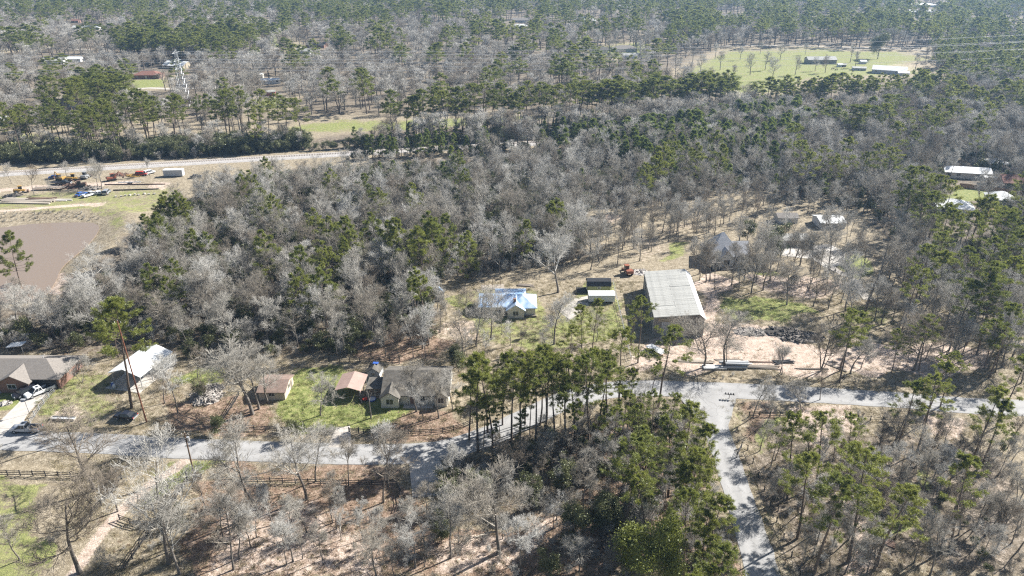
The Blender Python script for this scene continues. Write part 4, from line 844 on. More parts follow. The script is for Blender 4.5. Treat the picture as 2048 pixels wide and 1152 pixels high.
heap('scrap_heap', 'mixed scrap heap in the middle of the scrapyard', 'scrap heap', 148, 373, 6, 2.0, 70, M['rust'], 'scrap_piece', 'chunk', .6)
heap('scrap_heap', 'dark scrap heap at the left end of the scrapyard', 'scrap heap', 25, 392, 4, 1.3, 40, M['burnt'], 'scrap_piece', 'chunk', .6)
heap('scrap_heap', 'rusty scrap heap right of the flatbed trailer', 'scrap heap', 182, 377, 5, 1.7, 50, M['burnt'], 'scrap_piece', 'chunk', .6)
heap('scrap_heap', 'low rusty scrap line below the railway', 'scrap heap', 240, 350, 5, 1.3, 40, M['rust'], 'scrap_piece', 'chunk', .5)
heap('scrap_heap', 'yellow and rust scrap left of the red car', 'scrap heap', 268, 352, 4, 1.2, 30, M['paint_yellow'], 'scrap_piece', 'chunk', .5)
heap('dirt_pile', 'grey clod heap beside the orange-red tractor', 'dirt pile', 1280, 545, 3.0, .9, 40, M['log'], 'clod', 'chunk', .8)
# small yard things
x, y = G(727, 803); t = thing('ride_on_mower', 'red ride-on mower in front of the carport', 'mower', (x, y, 0), R(30))
MB().box(-.2, .9, -.35, .35, .35, .8).build('hood', M['paint_red'], t, .06); MB().box(-.75, -.3, -.3, .3, .45, .6).build('seat', M['black_metal'], t, .05); MB().box(-.85, -.7, -.3, .3, .55, 1.0).build('backrest', M['black_metal'], t)
for s_ in (-1, 1): wheel(t, -.6, s_ * .45, .3, .2); wheel(t, .65, s_ * .42, .2, .16)
MB().tube((.1, 0, .8), (-.1, 0, 1.05), .03).build('steering_column', M['black_metal'], t)
for px, py, m, nm, lb in ((744, 800, 'blue_tarp', 'wading_pool', 'round blue wading pool beside the stubby dead tree'), (822, 803, 'white', 'garden_table', 'white round garden table on the ranch house front path')):
    x, y = G(px, py); t = thing(nm, lb, nm.split('_')[-1], (x, y, 0)); 
    if nm == 'wading_pool': MB().tube((0, 0, 0), (0, 0, .35), .8, .9, 14).build('tub', M['blue_tarp'], t); MB().tube((0, 0, .352), (0, 0, .37), .78, .78, 14).build('water_surface', M['white'], t)
    else:
        MB().tube((0, 0, .7), (0, 0, .76), .8, .8, 14).build('top', M['white'], t)
        for a in range(4): MB().tube((.5 * math.cos(a * 1.57), .5 * math.sin(a * 1.57), 0), (.4 * math.cos(a * 1.57), .4 * math.sin(a * 1.57), .7), .04).build('leg', M['white'], t)
for px, py, lb in ((226, 772, 'blue barrel with white lid in the shade of the workshop'), (229, 776, 'white barrel in front of the blue one by the workshop')):
    x, y = G(px, py); t = thing('barrel', lb, 'barrel', (x, y, 0)); m_ = M['blue_tarp'] if 'blue barrel' in lb else M['white']
    mb = MB(); 
    for z0, z1, r0, r1 in ((0, .3, .27, .31), (.3, .62, .31, .31), (.62, .92, .31, .27)): mb.tube((0, 0, z0), (0, 0, z1), r0, r1, 12)
    mb.build('body', m_, t); MB().tube((0, 0, .921), (0, 0, .95), .27, .27, 12).build('lid', M['white'], t)
# swing set behind the blue house
x, y = G(985, 574); t = thing('swing_set', 'weathered wooden swing frame behind the blue roofed house', 'swing set', (x, y, gz(x, y)), R(6))
for a in (-2.4, 0, 2.4): 
    for s_ in (-1, 1): MB().tube((a, s_ * 1.1, 0), (a, 0, 2.5), .06).build('leg', M['playset'], t)
MB().tube((-2.7, 0, 2.5), (2.7, 0, 2.5), .07).build('top_beam', M['playset'], t)
for a in (-1.4, 1.2): MB().box(a - .3, a + .3, -.12, .12, .5, .55).tube((a - .25, 0, .5), (a - .25, 0, 2.45), .015, k=4).tube((a + .25, 0, .5), (a + .25, 0, 2.45), .015, k=4).build('swing', M['black_metal'], t)
MB().box(-3.2, 3.4, -1.9, 1.4, 0, .12).build('platform', M['plank'], t)
# dark hammock stand on the lawn
x, y = G(1587, 566); t = thing('shade_sail', 'dark angular shade canopy on the soil among the bare trees', 'canopy', (x, y, gz(x, y)), R(18))
for a, b, c in ((-1.6, -1, .9), (1.4, -1.2, 2.0), (1.2, 1.4, 2.3), (-1.2, 1.2, 1.2)): MB().tube((a, b, 0), (a, b, c), .05).build('post', M['black_metal'], t)
MB().add([(-1.6, -1, .9), (1.4, -1.2, 2.0), (1.2, 1.4, 2.3), (-1.2, 1.2, 1.2), (-1.6, -1, .86), (1.4, -1.2, 1.96), (1.2, 1.4, 2.26), (-1.2, 1.2, 1.16)], [(0, 1, 2, 3), (7, 6, 5, 4), (0, 4, 5, 1), (1, 5, 6, 2), (2, 6, 7, 3), (3, 7, 4, 0)]).build('sail', M['black_wood'], t)
# mailboxes
def mailbox(px, py, lb, n, m):
    x, y = G(px, py); t = thing('mailbox', lb, 'mailbox', (x, y, gz(x, y) - .05), R(-10))
    MB().box(-.05, .05, -.05, .05, 0, 1.1).build('post', M['grey_wood'], t)
    if n > 1: MB().box(-n * .3, n * .3, -.08, .08, 1.1, 1.16).build('shelf', M['grey_wood'], t)
    for i in range(n):
        a = (i - (n - 1) / 2) * .55; MB().prism([(-.14, 1.17), (.14, 1.17), (.14, 1.32), (.08, 1.42), (-.08, 1.42), (-.14, 1.32)], 'y', -.28, .28).build('box', m, t, loc=(a, 0, 0))
mailbox(1458, 797, 'row of black mailboxes at the road junction corner', 4, M['black_metal']); mailbox(789, 938, 'white mailbox beside the road left of the concrete apron', 1, M['white'])
# driveway light
x, y = G(59, 828); t = thing('yard_lamp', 'thin dark lamp post beside the concrete driveway', 'lamp post', (x, y, 0)); MB().tube((0, 0, 0), (-.1, 0, 3.6), .05, .04).build('pole', M['black_metal'], t); MB().box(-.8, .1, -.25, .25, 3.6, 3.75).build('lamp_head', M['steel'], t)
# boat-like white tank and pale slab on left lawn
x, y = G(126, 836); t = thing('trough', 'long pale trough lying on the lawn above the road', 'trough', (x, y, gz(x, y)), R(-3))
mb = MB(); mb.box(-2.6, 2.6, -.5, .5, 0, .08).box(-2.6, 2.6, -.5, -.44, .08, .5).box(-2.6, 2.6, .44, .5, .08, .5).box(-2.6, -2.54, -.44, .44, .08, .5).box(2.54, 2.6, -.44, .44, .08, .5).build('tub', M['concrete'], t); MB().box(-2.5, 2.5, -.43, .43, .09, .3).build('water_surface', M['grey_wall'], t)
# cattle on the far field
def cow(px, py, rz, lb):
    x, y = G(px, py); t = thing('cow', lb, 'cow', (x, y, gz(x, y)), R(rz), 'dark cattle grazing the far field')
    me = bpy.data.meshes.new('cow_body')
    P = [(-.85, 0, 1.15), (0, 0, 1.12), (.8, 0, 1.2), (1.2, 0, 1.15), (1.55, 0, .75), (1.75, 0, .45)]; Rr = [.3, .36, .34, .2, .15, .1]
    E_ = [(i, i + 1) for i in range(5)]; 
    for b, s_ in ((0, -.2), (0, .2), (2, -.2), (2, .2)):
        i = len(P); P += [(P[b][0], s_, .8), (P[b][0] - (.08 if b == 0 else -.02), s_, .42), (P[b][0], s_, .04)]; Rr += [.16, .09, .07]; E_ += [(b, i), (i, i + 1), (i + 1, i + 2)]
    i = len(P); P += [(-1.05, 0, 1.0), (-1.1, 0, .5)]; Rr += [.05, .03]; E_ += [(0, i), (i, i + 1)]
    me.from_pydata(P, E_, []); me.materials.append(M['hide_dark']); o = mobj('body', me, t); md = o.modifiers.new('skin', 'SKIN')
    for v, r_ in zip(me.skin_vertices[0].data, Rr): v.radius = (r_, r_)
    me.skin_vertices[0].data[1].use_root = True; o.modifiers.new('sub', 'SUBSURF').levels = 1
for px, py, rz, lb in ((1665, 139, 10, 'dark cow, upper of the pair before the long field barn'), (1673, 141, 190, 'dark cow, lower of the pair before the long field barn'), (1706, 144, 40, 'dark cow grazing alone right of the pair')): cow(px, py, rz, lb)

# ------------------------------------------------------------------ fences
def fence(name, label, pts, rails=(.35, .75, 1.15), span=2.4, m=None, post_h=1.3, cat='fence', rail_h=.14, gap=None, world=False, mesh_wire=False):
    m = m or M['black_wood']; P = smooth_path(pts if world else Gp(pts), .4) if len(pts) > 2 else (pts if world else Gp(pts))
    P = np.array(P); L_ = np.concatenate([[0], np.cumsum(np.linalg.norm(np.diff(P, axis=0), axis=1))])
    n = max(1, int(round(L_[-1] / span))); s_ = np.linspace(0, L_[-1], n + 1); X = np.interp(s_, L_, P[:, 0]); Y = np.interp(s_, L_, P[:, 1])
    t = thing(name, label, cat, (X[0], Y[0], 0)); x0, y0 = X[0], Y[0]
    pme = MB().box(-.07, .07, -.07, .07, -.4, post_h).mesh('post', m); rme = MB().box(0, 1, -.025, .025, -rail_h / 2, rail_h / 2).mesh('rail', m)
    Z = [gz(a, b) for a, b in zip(X, Y)]
    for a, b, c in zip(X, Y, Z): mobj('post', pme, t, loc=(a - x0, b - y0, c), rot=(rnd.uniform(-.02, .02), rnd.uniform(-.02, .02), 0))
    for i in range(n):
        d = Vector((X[i + 1] - X[i], Y[i + 1] - Y[i], Z[i + 1] - Z[i])); nrm = Vector((-d.y, d.x, 0)).normalized() * .09
        for h in rails:
            mobj('rail', rme, t, loc=(X[i] - x0 - nrm.x, Y[i] - y0 - nrm.y, Z[i] + h + rnd.uniform(-.02, .02)), rot=(0, -math.asin(d.z / d.length), math.atan2(d.y, d.x)), scale=(d.length, 1, 1))
    return t
fence('rail_fence', 'black three-rail fence along the road verge at far left', [(-60, 950), (0, 951), (120, 954), (244, 958)])
fence('rail_fence', 'black rail fence along the left side of the dirt driveway', [(244, 958), (215, 1000), (165, 1052)])
fence('rail_fence', 'black rail fence running down right of the dirt driveway', [(376, 965), (345, 1010), (312, 1052), (250, 1140)])
fence('rail_fence', 'short black rail fence crossing beside the dirt driveway', [(240, 1040), (280, 1054), (312, 1052)])
fence('rail_fence', 'long black three-rail fence along the road in front of the leaf-strewn grove', [(440, 964), (560, 967), (680, 970), (795, 972)])
fence('rail_fence', 'black rail fence turning down beside the concrete apron', [(795, 972), (805, 1000), (800, 1020)])
fence('rail_fence', 'dark rail fence along the front yard of the brown shed', [(440, 855), (520, 858), (600, 862), (668, 864)])
fence('rail_fence', 'dark rail fence along the front yard of the ranch house', [(727, 865), (790, 866), (880, 864), (925, 855), (945, 845)])
fence('rail_fence', 'dark rail fence slanting up toward the brown shed', [(436, 852), (460, 820), (478, 792)])
fence('rail_fence', 'dark rail fence behind the carport along the wood edge', [(640, 722), (735, 724), (800, 722)])
fence('rail_fence', 'short rail fence beside the junction corner mailboxes', [(1498, 832), (1540, 833), (1580, 834)])
fence('post_fence', 'thin post fence with two rails right of the pale driveway', [(1690, 838), (1760, 842), (1815, 840), (1850, 865)], rails=(.5, 1.1), rail_h=.07)
fence('post_fence', 'dark post fence among the pines at lower right', [(1850, 895), (1900, 898), (1955, 905)], rails=(.4, .8, 1.2), rail_h=.06)
fence('post_fence', 'sparse post fence down the right verge of the side road', [(1495, 900), (1520, 960), (1560, 1060), (1600, 1150)], rails=(.9,), rail_h=.05, span=4)
fence('pool_fence', 'thin dark railing curving along the patio edge', [(1535, 512), (1590, 520), (1640, 532), (1670, 545)], rails=(.2, 1.0), rail_h=.06, span=2)
fence('post_fence', 'pale post line on the boundary between the sheds and the barn', [(1226, 566), (1236, 610), (1248, 660), (1262, 720)], rails=(.6, 1.1), rail_h=.05, m=M['steel'], span=3)
fence('post_fence', 'wire fence with grey posts beside the concrete driveway', [(60, 845), (90, 805), (118, 772)], rails=(.3, .7, 1.1), rail_h=.04, m=M['steel'], span=2.5)
def board_fence(name, label, pts, h=1.8, bw=.3):
    P = Gp(pts); t = thing(name, label, 'fence', (*P[0], 0)); x0, y0 = P[0]; me = MB().box(0, bw * .95, -.02, .02, 0, h).mesh('board', M['cedar'])
    for a, b in zip(P[:-1], P[1:]):
        L_ = math.dist(a, b); n = int(L_ / bw); ang = math.atan2(b[1] - a[1], b[0] - a[0])
        for i in range(n): mobj('board', me, t, loc=(a[0] - x0 + (b[0] - a[0]) * i / n, a[1] - y0 + (b[1] - a[1]) * i / n, rnd.uniform(-.05, 0)), rot=(rnd.uniform(-.02, .02), 0, ang))
board_fence('board_fence', 'brown board fence behind the small green lawn at right', [(1918, 375), (1980, 382), (2052, 394)], 1.9, .35)
def gate(label, px, py, rz, w_, m):
    x, y = G(px, py); t = thing('gate', label, 'gate', (x, y, gz(x, y)), R(rz))
    MB().box(-w_ / 2, -w_ / 2 + .08, -.03, .03, .1, 1.3).build('stile', m, t); MB().box(w_ / 2 - .08, w_ / 2, -.03, .03, .1, 1.3).build('stile', m, t)
    for z in (.2, .55, .9, 1.22): MB().box(-w_ / 2 + .08, w_ / 2 - .08, -.025, .025, z - .04, z + .04).build('rail', m, t)
    for s_ in (-1, 1): MB().box(s_ * (w_ / 2 + .12) - .08, s_ * (w_ / 2 + .12) + .08, -.08, .08, -.3, 1.5).build('gate_post', M['black_wood'], t)
gate('black gate panel at the foot of the roadside utility pole', 388, 957, -4, 2.6, M['black_wood']); gate('dark gate across the tracks to the carport', 708, 864, -2, 1.8, M['black_wood'])
gate('open pipe gate beside the side road', 1478, 905, 60, 3.4, M['black_metal'])

# ------------------------------------------------------------------ poles, tower, wires
def upole(label, px, py, ty, m, lean=0.0, transformer=True, arm=1.6):
    x, y = G(px, py); h = tree_height(x, y, ty); t = thing('utility_pole', label, 'utility pole', (x, y, gz(x, y) - .2))
    MB().tube((0, 0, 0), (lean, 0, h + .2), .17, .11, 10).build('pole', m, t)
    if arm: MB().box(lean - arm / 2, lean + arm / 2, -.06, .06, h - .35, h - .22).build('crossarm', M['grey_wood'], t)
    for q in (-.6, 0, .6): MB().tube((lean + q, 0, h - .22 if q else h + .2), (lean + q, 0, h + .05 if q else h + .4), .05, .04, 6).build('insulator', M['white'], t)
    if transformer: MB().tube((lean + .42, 0, h - 1.7), (lean + .42, 0, h - .8), .26, .26, 12).build('transformer', M['steel'], t)
    return (x + lean, y, h)
p1 = upole('roadside utility pole with transformer beside the black gate', 388, 947, 862, M['pole'])
p2 = upole('tall reddish bare pole rising beside the big left pine', 293, 843, 640, M['rust_pole'], -.6, False, 0)
M['service'] = mat('black_service_wire', (0.05, 0.05, 0.05), .6, .05, 1)
def wire(label, a, b, sag, r=.018, name='overhead_wire'):
    n = 24; a, b = np.array(a, float), np.array(b, float); u = np.linspace(0, 1, n)[:, None]; P = a + (b - a) * u; P[:, 2] -= sag * 4 * (u * (1 - u))[:, 0]
    v, f = tubes(P[None], np.full((1, n), r), 4); tag(mobj(name, mesh_np(name, [(v, f)], M['wire'] if 'trans' in name else M['service'])), label, 'wire', 'overhead wires')
def tubes(P, Rr, k):
    n, s, _ = P.shape; T = np.gradient(P, axis=1); T /= np.linalg.norm(T, axis=2, keepdims=True) + 1e-9
    t0 = P[:, -1] - P[:, 0]; t0 /= np.linalg.norm(t0, axis=1, keepdims=True) + 1e-9
    ref = np.where(np.abs(t0[:, 2:3]) > .8, np.array([[1., 0, 0]]), np.array([[0, 0, 1.]]))[:, None, :].repeat(s, 1)
    U = np.cross(T, ref); U /= np.linalg.norm(U, axis=2, keepdims=True) + 1e-9; W = np.cross(T, U)
    a = 2 * np.pi * np.arange(k) / k
    V = P[:, :, None] + Rr[:, :, None, None] * (np.cos(a)[:, None] * U[:, :, None] + np.sin(a)[:, None] * W[:, :, None])
    I = np.arange(n * s * k).reshape(n, s, k); J = np.roll(I, -1, 2)
    Q = np.stack([I[:, :-1], J[:, :-1], J[:, 1:], I[:, 1:]], -1).reshape(-1, 4)
    return V.reshape(-1, 3), Q
wire('thin wire from the roadside pole toward the left along the road', p1, (-120, 112, 9.5), .7); wire('thin wire from the roadside pole to the right along the road', p1, (5, 118, 9.0), 1.0)
wire('service wire from the roadside pole across the road to the yard', p1, (-76, 127, 8), .4)
wire('service wire reaching the ranch house roof', (-45, 118, 8.5), (-24, 132, 4.2), .4); wire('service wire reaching the white workshop', (-76.6, 125.6, 9), (-85, 139, 4.2), .3)
# lattice tower
x, y = G(372, 214); t = thing('lattice_tower', 'grey steel lattice transmission tower among the pines at left', 'transmission tower', (x, y, 0))
def tw(z): return 3.0 * (1 - z / 34) + .35
for a, b in ((-1, -1), (1, -1), (1, 1), (-1, 1)): MB().tube((a * tw(0), b * tw(0), 0), (a * tw(34), b * tw(34), 34), .14, .1, 4).build('leg', M['steel'], t)
zs = [0, 5, 9.5, 13.5, 17, 20, 23, 26, 29, 32]
mb = MB()
for z0, z1 in zip(zs[:-1], zs[1:]):
    for (a, b), (c, d) in (((-1, -1), (1, -1)), ((1, -1), (1, 1)), ((1, 1), (-1, 1)), ((-1, 1), (-1, -1))):
        mb.tube((a * tw(z0), b * tw(z0), z0), (c * tw(z1), d * tw(z1), z1), .07, k=4); mb.tube((c * tw(z0), d * tw(z0), z0), (a * tw(z1), b * tw(z1), z1), .07, k=4); mb.tube((a * tw(z1), b * tw(z1), z1), (c * tw(z1), d * tw(z1), z1), .06, k=4)
mb.build('bracing', M['steel'], t)
tips = []
for z in (23, 27.5, 32):
    MB().tube((0, -5, z), (0, 5, z), .12, k=4).tube((0, 0, z + 1.4), (0, 5, z), .06, k=4).tube((0, 0, z + 1.4), (0, -5, z), .06, k=4).build('crossarm', M['steel'], t)
    tips += [(x, y - 5, z), (x, y + 5, z)]
far_pts = [G(2300, 110, 26), G(2300, 90, 26)]
for i, tp in enumerate(tips):
    e = far_pts[i % 2]
    wire('high transmission wire spanning from the lattice tower across the wood', tp, (700, 620 + (i % 2) * 40 + i * 6, 24 + (i // 2) * 4.5), 9, .07, 'transmission_wire')
    wire('high transmission wire leaving the lattice tower to the left', tp, (-900, 470 + (i % 2) * 10, 24 + (i // 2) * 4.5), 6, .07, 'transmission_wire')
mp = thing('steel_monopole', 'thin leaning pale pole right of the lattice tower', 'pole', (*G(362, 268), 0)); MB().tube((0, 0, 0), (-1.2, 0, 30), .3, .18, 8).build('shaft', M['grey_wood'], mp)

# ------------------------------------------------------------------ tree forms
def nrm(a): return a / (np.linalg.norm(a, axis=-1, keepdims=True) + 1e-9)
def kids(P, Rr, m, u0, u1, length, ang, up, s, r, rs, wob=.12, lt=.5, rmin=.006):
    """m side branches on each of the polylines P; length falls by lt toward the tip"""
    n, s0, _ = P.shape
    u = u0 + (u1 - u0) * (np.arange(m)[None] + r.random((n, m))) / m
    f = u * (s0 - 1); i = np.clip(f.astype(int), 0, s0 - 2); f = (f - i)[..., None]; a = np.arange(n)[:, None]
    st = P[a, i] * (1 - f) + P[a, i + 1] * f; tan = nrm(P[a, i + 1] - P[a, i]); rad = Rr[a, i] * (1 - f[..., 0]) + Rr[a, i + 1] * f[..., 0]
    pr = nrm(np.cross(tan, r.normal(size=(n, m, 3)))); an = np.radians(r.uniform(ang[0], ang[1], (n, m)))[..., None]
    d = np.cos(an) * tan + np.sin(an) * pr; Lb = length * (1 - lt * (u - u0) / max(u1 - u0, 1e-6)) * r.uniform(.65, 1.2, (n, m))
    Lb = np.broadcast_to(Lb, (n, m)); N_ = n * m
    st = st.reshape(N_, 3); d = d.reshape(N_, 3); Lb = Lb.reshape(N_, 1); rad = np.maximum(rad.reshape(N_) * rs, rmin)
    pts = [st]
    for k_ in range(1, s):
        d = nrm(d + np.array([0, 0, up]) / s + r.normal(size=(N_, 3)) * wob); pts.append(pts[-1] + d * Lb / (s - 1))
    Q = np.stack(pts, 1); RR = rad[:, None] * np.linspace(1, .45, s)[None]
    return Q, np.maximum(RR, rmin * .7)
def bare_form(seed, Ht, spread, fork, dens=1.0, thick=1.0, lean=0.0, multi=1, sparse=False):
    r = np.random.default_rng(seed); s = 9
    trunks, tr = [], []
    for q in range(multi):
        d = np.array([lean + r.normal() * .03 + (0 if multi == 1 else math.cos(q * 6.28 / multi) * .28), r.normal() * .03 + (0 if multi == 1 else math.sin(q * 6.28 / multi) * .28), 1.0]); p = np.array([0., 0, -.3]); pts = [p]
        for k_ in range(1, s): d = nrm(d + r.normal(size=3) * np.array([.055, .055, .01])); p = p + d * (Ht * (.86 if multi == 1 else .7) + .3) / (s - 1); pts.append(p)
        trunks.append(pts); tr.append(np.linspace(Ht * .0095 + .04, .03, s) * thick / (1 if multi == 1 else multi ** .5) + np.array([.05] + [0] * (s - 1)))
    P = np.array(trunks); Rr = np.array(tr)
    n1 = max(5, int((11 if multi == 1 else 6) * (1 if not sparse else .7)))
    P1, R1 = kids(P, Rr, n1, fork, .97, Ht * spread, (30, 66), .75, 7, r, .68, .17, .5)
    n2 = max(4, int(9 * dens ** .5)); P2, R2 = kids(P1, R1, n2, .18, 1.0, Ht * spread * .46, (25, 58), .45, 5, r, .5, .15, .5, .012)
    n3 = max(4, int(7.5 * dens ** .5)); P3, R3 = kids(P2, R2, n3, .12, 1.0, Ht * spread * .23, (22, 55), .35, 4, r, .5, .16, .45, .011)
    P4, R4 = kids(P3, R3, max(2, int(4 * dens)), .1, 1.0, Ht * spread * .125, (18, 55), .3, 2, r, .6, .1, .4, .0125 * thick)
    trunk = [tubes(P, Rr, 8)]; crown = [tubes(P1, R1, 6), tubes(P2, R2, 4), tubes(P3, R3, 3), tubes(P4, R4, 3)]
    return trunk, crown
def far_bare_form(seed, Ht, spread, fork):
    r = np.random.default_rng(seed); P = np.array([[[0, 0, -.3], [.1 * r.normal(), .1 * r.normal(), Ht * .3], [.3 * r.normal(), .3 * r.normal(), Ht * .6], [.4 * r.normal(), .4 * r.normal(), Ht * .9]]]); Rr = np.array([[.26, .2, .12, .04]])
    P1, R1 = kids(P, Rr, 12, fork, .97, Ht * spread, (32, 62), .75, 4, r, .55, .13, .55)
    P2, R2 = kids(P1, R1, 8, .2, 1.0, Ht * spread * .5, (25, 60), .4, 3, r, .5, .15, .5, .02)
    P3, R3 = kids(P2, R2, 9, .1, 1.0, Ht * spread * .26, (22, 58), .3, 2, r, .6, .1, .4, .022)
    return [tubes(P, Rr, 5), tubes(P1, R1, 4)], [tubes(P2, R2, 3), tubes(P3, R3, 3)]
def tufts(C, D, nb, ln, wd, r):
    """needle tufts: nb thin blades round every centre C, leaning to direction D"""
    n = len(C); d = nrm(r.normal(size=(n, nb, 3)) + D[:, None] * .75 + np.array([0, 0, .15])); side = nrm(np.cross(d, r.normal(size=(n, nb, 3))))
    l = ln * r.uniform(.7, 1.25, (n, nb, 1)); c = C[:, None] + r.normal(size=(n, nb, 3)) * ln * .14
    a = c - side * wd / 2; b = c + side * wd / 2; e = c + d * l + side * wd * .25; g = c + d * l - side * wd * .25
    V = np.stack([a, b, e, g], 2).reshape(-1, 3); return V, np.arange(len(V)).reshape(-1, 4)
def pine_form(seed, Ht, crown0, cw, nbr, nt_, nb, ln=.34, wd=.05, cone=.35, ragged=.35):
    nbr = int(nbr * .62); nt_ = int(nt_ * 1.6)
    r = np.random.default_rng(seed); s = 9; d = np.array([r.normal() * .03, r.normal() * .03, 1.0]); p = np.array([0., 0, -.3]); pts = [p]
    for k_ in range(1, s): d = nrm(d + r.normal(size=3) * np.array([.03, .03, 0])); p = p + d * (Ht + .3) / (s - 1); pts.append(p)
    P = np.array([pts]); Rr = np.array([np.linspace(Ht * .0098 + .03, .03, s)])
    # whorls of boughs; a dome-topped, uneven outline
    u = crown0 + (1 - crown0) * np.sort(r.random(nbr)) ** .9; u = np.minimum(u, .985)
    f = u * (s - 1); i = np.clip(f.astype(int), 0, s - 2); f = (f - i)[:, None]; st = P[0, i] * (1 - f) + P[0, i + 1] * f
    v = (u - crown0) / (1 - crown0); prof = np.clip(np.sin(np.pi * np.clip(v * (1 - cone) + cone, 0, 1)) ** .7, .12, 1)
    az = np.cumsum(2.4 + r.normal(size=nbr) * .5); gap = np.where(r.random(nbr) < ragged, r.uniform(.35, .8, nbr), r.uniform(.85, 1.15, nbr))
    L1 = Ht * cw * prof * gap; el = np.radians(-8 + 50 * v ** 1.3 + r.normal(size=nbr) * 9)
    dd = np.stack([np.cos(az) * np.cos(el), np.sin(az) * np.cos(el), np.sin(el)], 1); q = [st]
    for k_ in range(1, 5): dd = nrm(dd + np.array([0, 0, .10]) + r.normal(size=dd.shape) * .10); q.append(q[-1] + dd * L1[:, None] / 4)
    P1 = np.stack(q, 1); R1 = np.maximum(.05 * (1.15 - v)[:, None] * np.linspace(1, .3, 5)[None], .012)
    P2, R2 = kids(P1, R1, nt_, .48, 1.0, 1.05, (25, 75), .5, 2, r, .5, .1, .45, .012)
    P2[:, 1, 2] = P2[:, 0, 2] + (P2[:, 1, 2] - P2[:, 0, 2]) * .55
    P2 = P2[:, :1] + (P2 - P2[:, :1]) * np.repeat(np.clip(L1 / 3.0, .35, 1.0), nt_)[:, None, None]
    C = np.concatenate([P2[:, -1], P2.mean(1), P1[:, -1], P1[:, -2]]); D = np.concatenate([nrm(P2[:, -1] - P2[:, 0])] * 2 + [nrm(P1[:, -1] - P1[:, -2])] * 2)
    return [tubes(P, Rr, 8), tubes(P1, R1, 4)], [tubes(P2, R2, 3)], tufts(C, D, nb, ln, wd, r)
def leafy_form(seed, Ht, rad, n, ls, flat=1.0):
    r = np.random.default_rng(seed); P = np.array([[[0, 0, -.2], [.05, 0, Ht * .3], [0, .1, Ht * .6], [.1, .1, Ht * .85]]]); Rr = np.array([[.05, .045, .03, .012]]) * (Ht / 3) ** .5 * 1.6
    P1, R1 = kids(P, Rr, 11, .12, .95, rad * 1.15, (35, 80), .7, 4, r, .6, .14, .3); P2, R2 = kids(P1, R1, 6, .3, 1, rad * .5, (25, 65), .4, 2, r, .6, .1, .3, .01)
    tip = P2[:, -1]; k_ = max(1, n // len(tip)); C = (tip[:, None] + r.normal(size=(len(tip), k_, 3)) * rad * .14).reshape(-1, 3)
    d = nrm(r.normal(size=C.shape)); s_ = nrm(np.cross(d, r.normal(size=C.shape))); l = ls * r.uniform(.6, 1.3, (len(C), 1))
    V = np.stack([C - s_ * l * .45, C + d * l * .2 - s_ * l * .1, C + s_ * l * .45, C + d * l], 1).reshape(-1, 3)
    return [tubes(P, Rr, 6), tubes(P1, R1, 4)], [tubes(P2, R2, 3)], (V, np.arange(len(V)).reshape(-1, 4))
FORM = {}
def two(nm, i, tp, cp, tm, cm, tn='trunk', cn='crown'):
    return (mesh_np('%s_trunk' % nm, tp, tm, True), mesh_np('%s_crown' % nm, cp, cm))
FORM['bare'] = [(14.0, two('bare', i, *bare_form(100 + i, 14, sp, fk, dn), M['bark'], M['twig'])) for i, (sp, fk, dn) in enumerate([(.36, .34, 1), (.33, .42, 1), (.42, .28, 1), (.30, .45, .9), (.38, .36, 1.15), (.34, .5, 1), (.45, .3, 1.1)])]
FORM['thin'] = [(12.0, two('thin', i, *bare_form(200 + i, 12, sp, fk, 1.05, .85), M['bark'], M['twig'])) for i, (sp, fk) in enumerate([(.30, .45), (.27, .5), (.34, .42), (.29, .38)])]
FORM['oak'] = [(14.0, two('oak', i, *bare_form(300 + i, 14, .55, .22, 1.2, 1.35), M['bark'], M['twig'])) for i in range(3)]
FORM['multi'] = [(12.0, two('multi', i, *bare_form(350 + i, 12, .34, .35, .8, 1.0, 0, 3), M['bark'], M['twig'])) for i in range(2)]
FORM['snag'] = []
for i in range(2):
    r = np.random.default_rng(400 + i); tp, cp = bare_form(410 + i, 12, .2, .45, .2, 1.3, 0, 1, True); FORM['snag'].append((12.0, (mesh_np('snag_trunk', [tp[0]], M['bark'], True), mesh_np('snag_crown', [cp[0]], M['bark'], True))))
def pine2(nm, seed, *a, nm_='needles', **k):
    tp, br, nd = pine_form(seed, *a, **k); tm = mesh_np(nm + '_trunk', tp + br, M['pbark'], True); return (tm, mesh_np(nm + '_crown', [nd], M[nm_]))
FORM['pine'] = [(22.0, pine2('pine', 500 + i, 22, c0, cw, nb, 9, 14, cone=cn)) for i, (c0, cw, nb, cn) in enumerate([(.50, .20, 58, .3), (.58, .23, 52, .4), (.46, .19, 62, .25), (.64, .22, 46, .45), (.55, .20, 50, .35), (.48, .22, 62, .35)])]
FORM['slim'] = [(18.0, pine2('slim', 540 + i, 18, c0, .13, 46, 7, 13, cone=.4, ragged=.5)) for i, c0 in enumerate([.5, .58, .42])]
FORM['young'] = [(11.0, pine2('young', 560 + i, 11, c0, .20, 60, 7, 13, nm_='needles_dark', ln=.3, cone=cn, ragged=.2)) for i, (c0, cn) in enumerate([(.12, .5), (.2, .55), (.16, .45)])]
FORM['full'] = [(17.0, pine2('full', 580 + i, 17, c0, cw, 78, 8, 14, ln=.36, wd=.055, cone=cn, ragged=.25)) for i, (c0, cw, cn) in enumerate([(.25, .25, .42), (.32, .28, .45), (.2, .23, .38), (.35, .26, .5)])]
def leafy2(nm, *a): tp, br, lf = leafy_form(*a); return (mesh_np(nm + '_trunk', tp + br, M['bark'], True), mesh_np(nm + '_crown', [lf], M['evergreen']))
FORM['bushy'] = [(7.0, leafy2('bushy', 600 + i, 7.0, 2.6, 5200, .28)) for i in range(3)]
M['bright'] = leaf_mat('bright_green_leaves', (0.14, 0.17, 0.035), (0.27, 0.285, 0.06), 0.5)
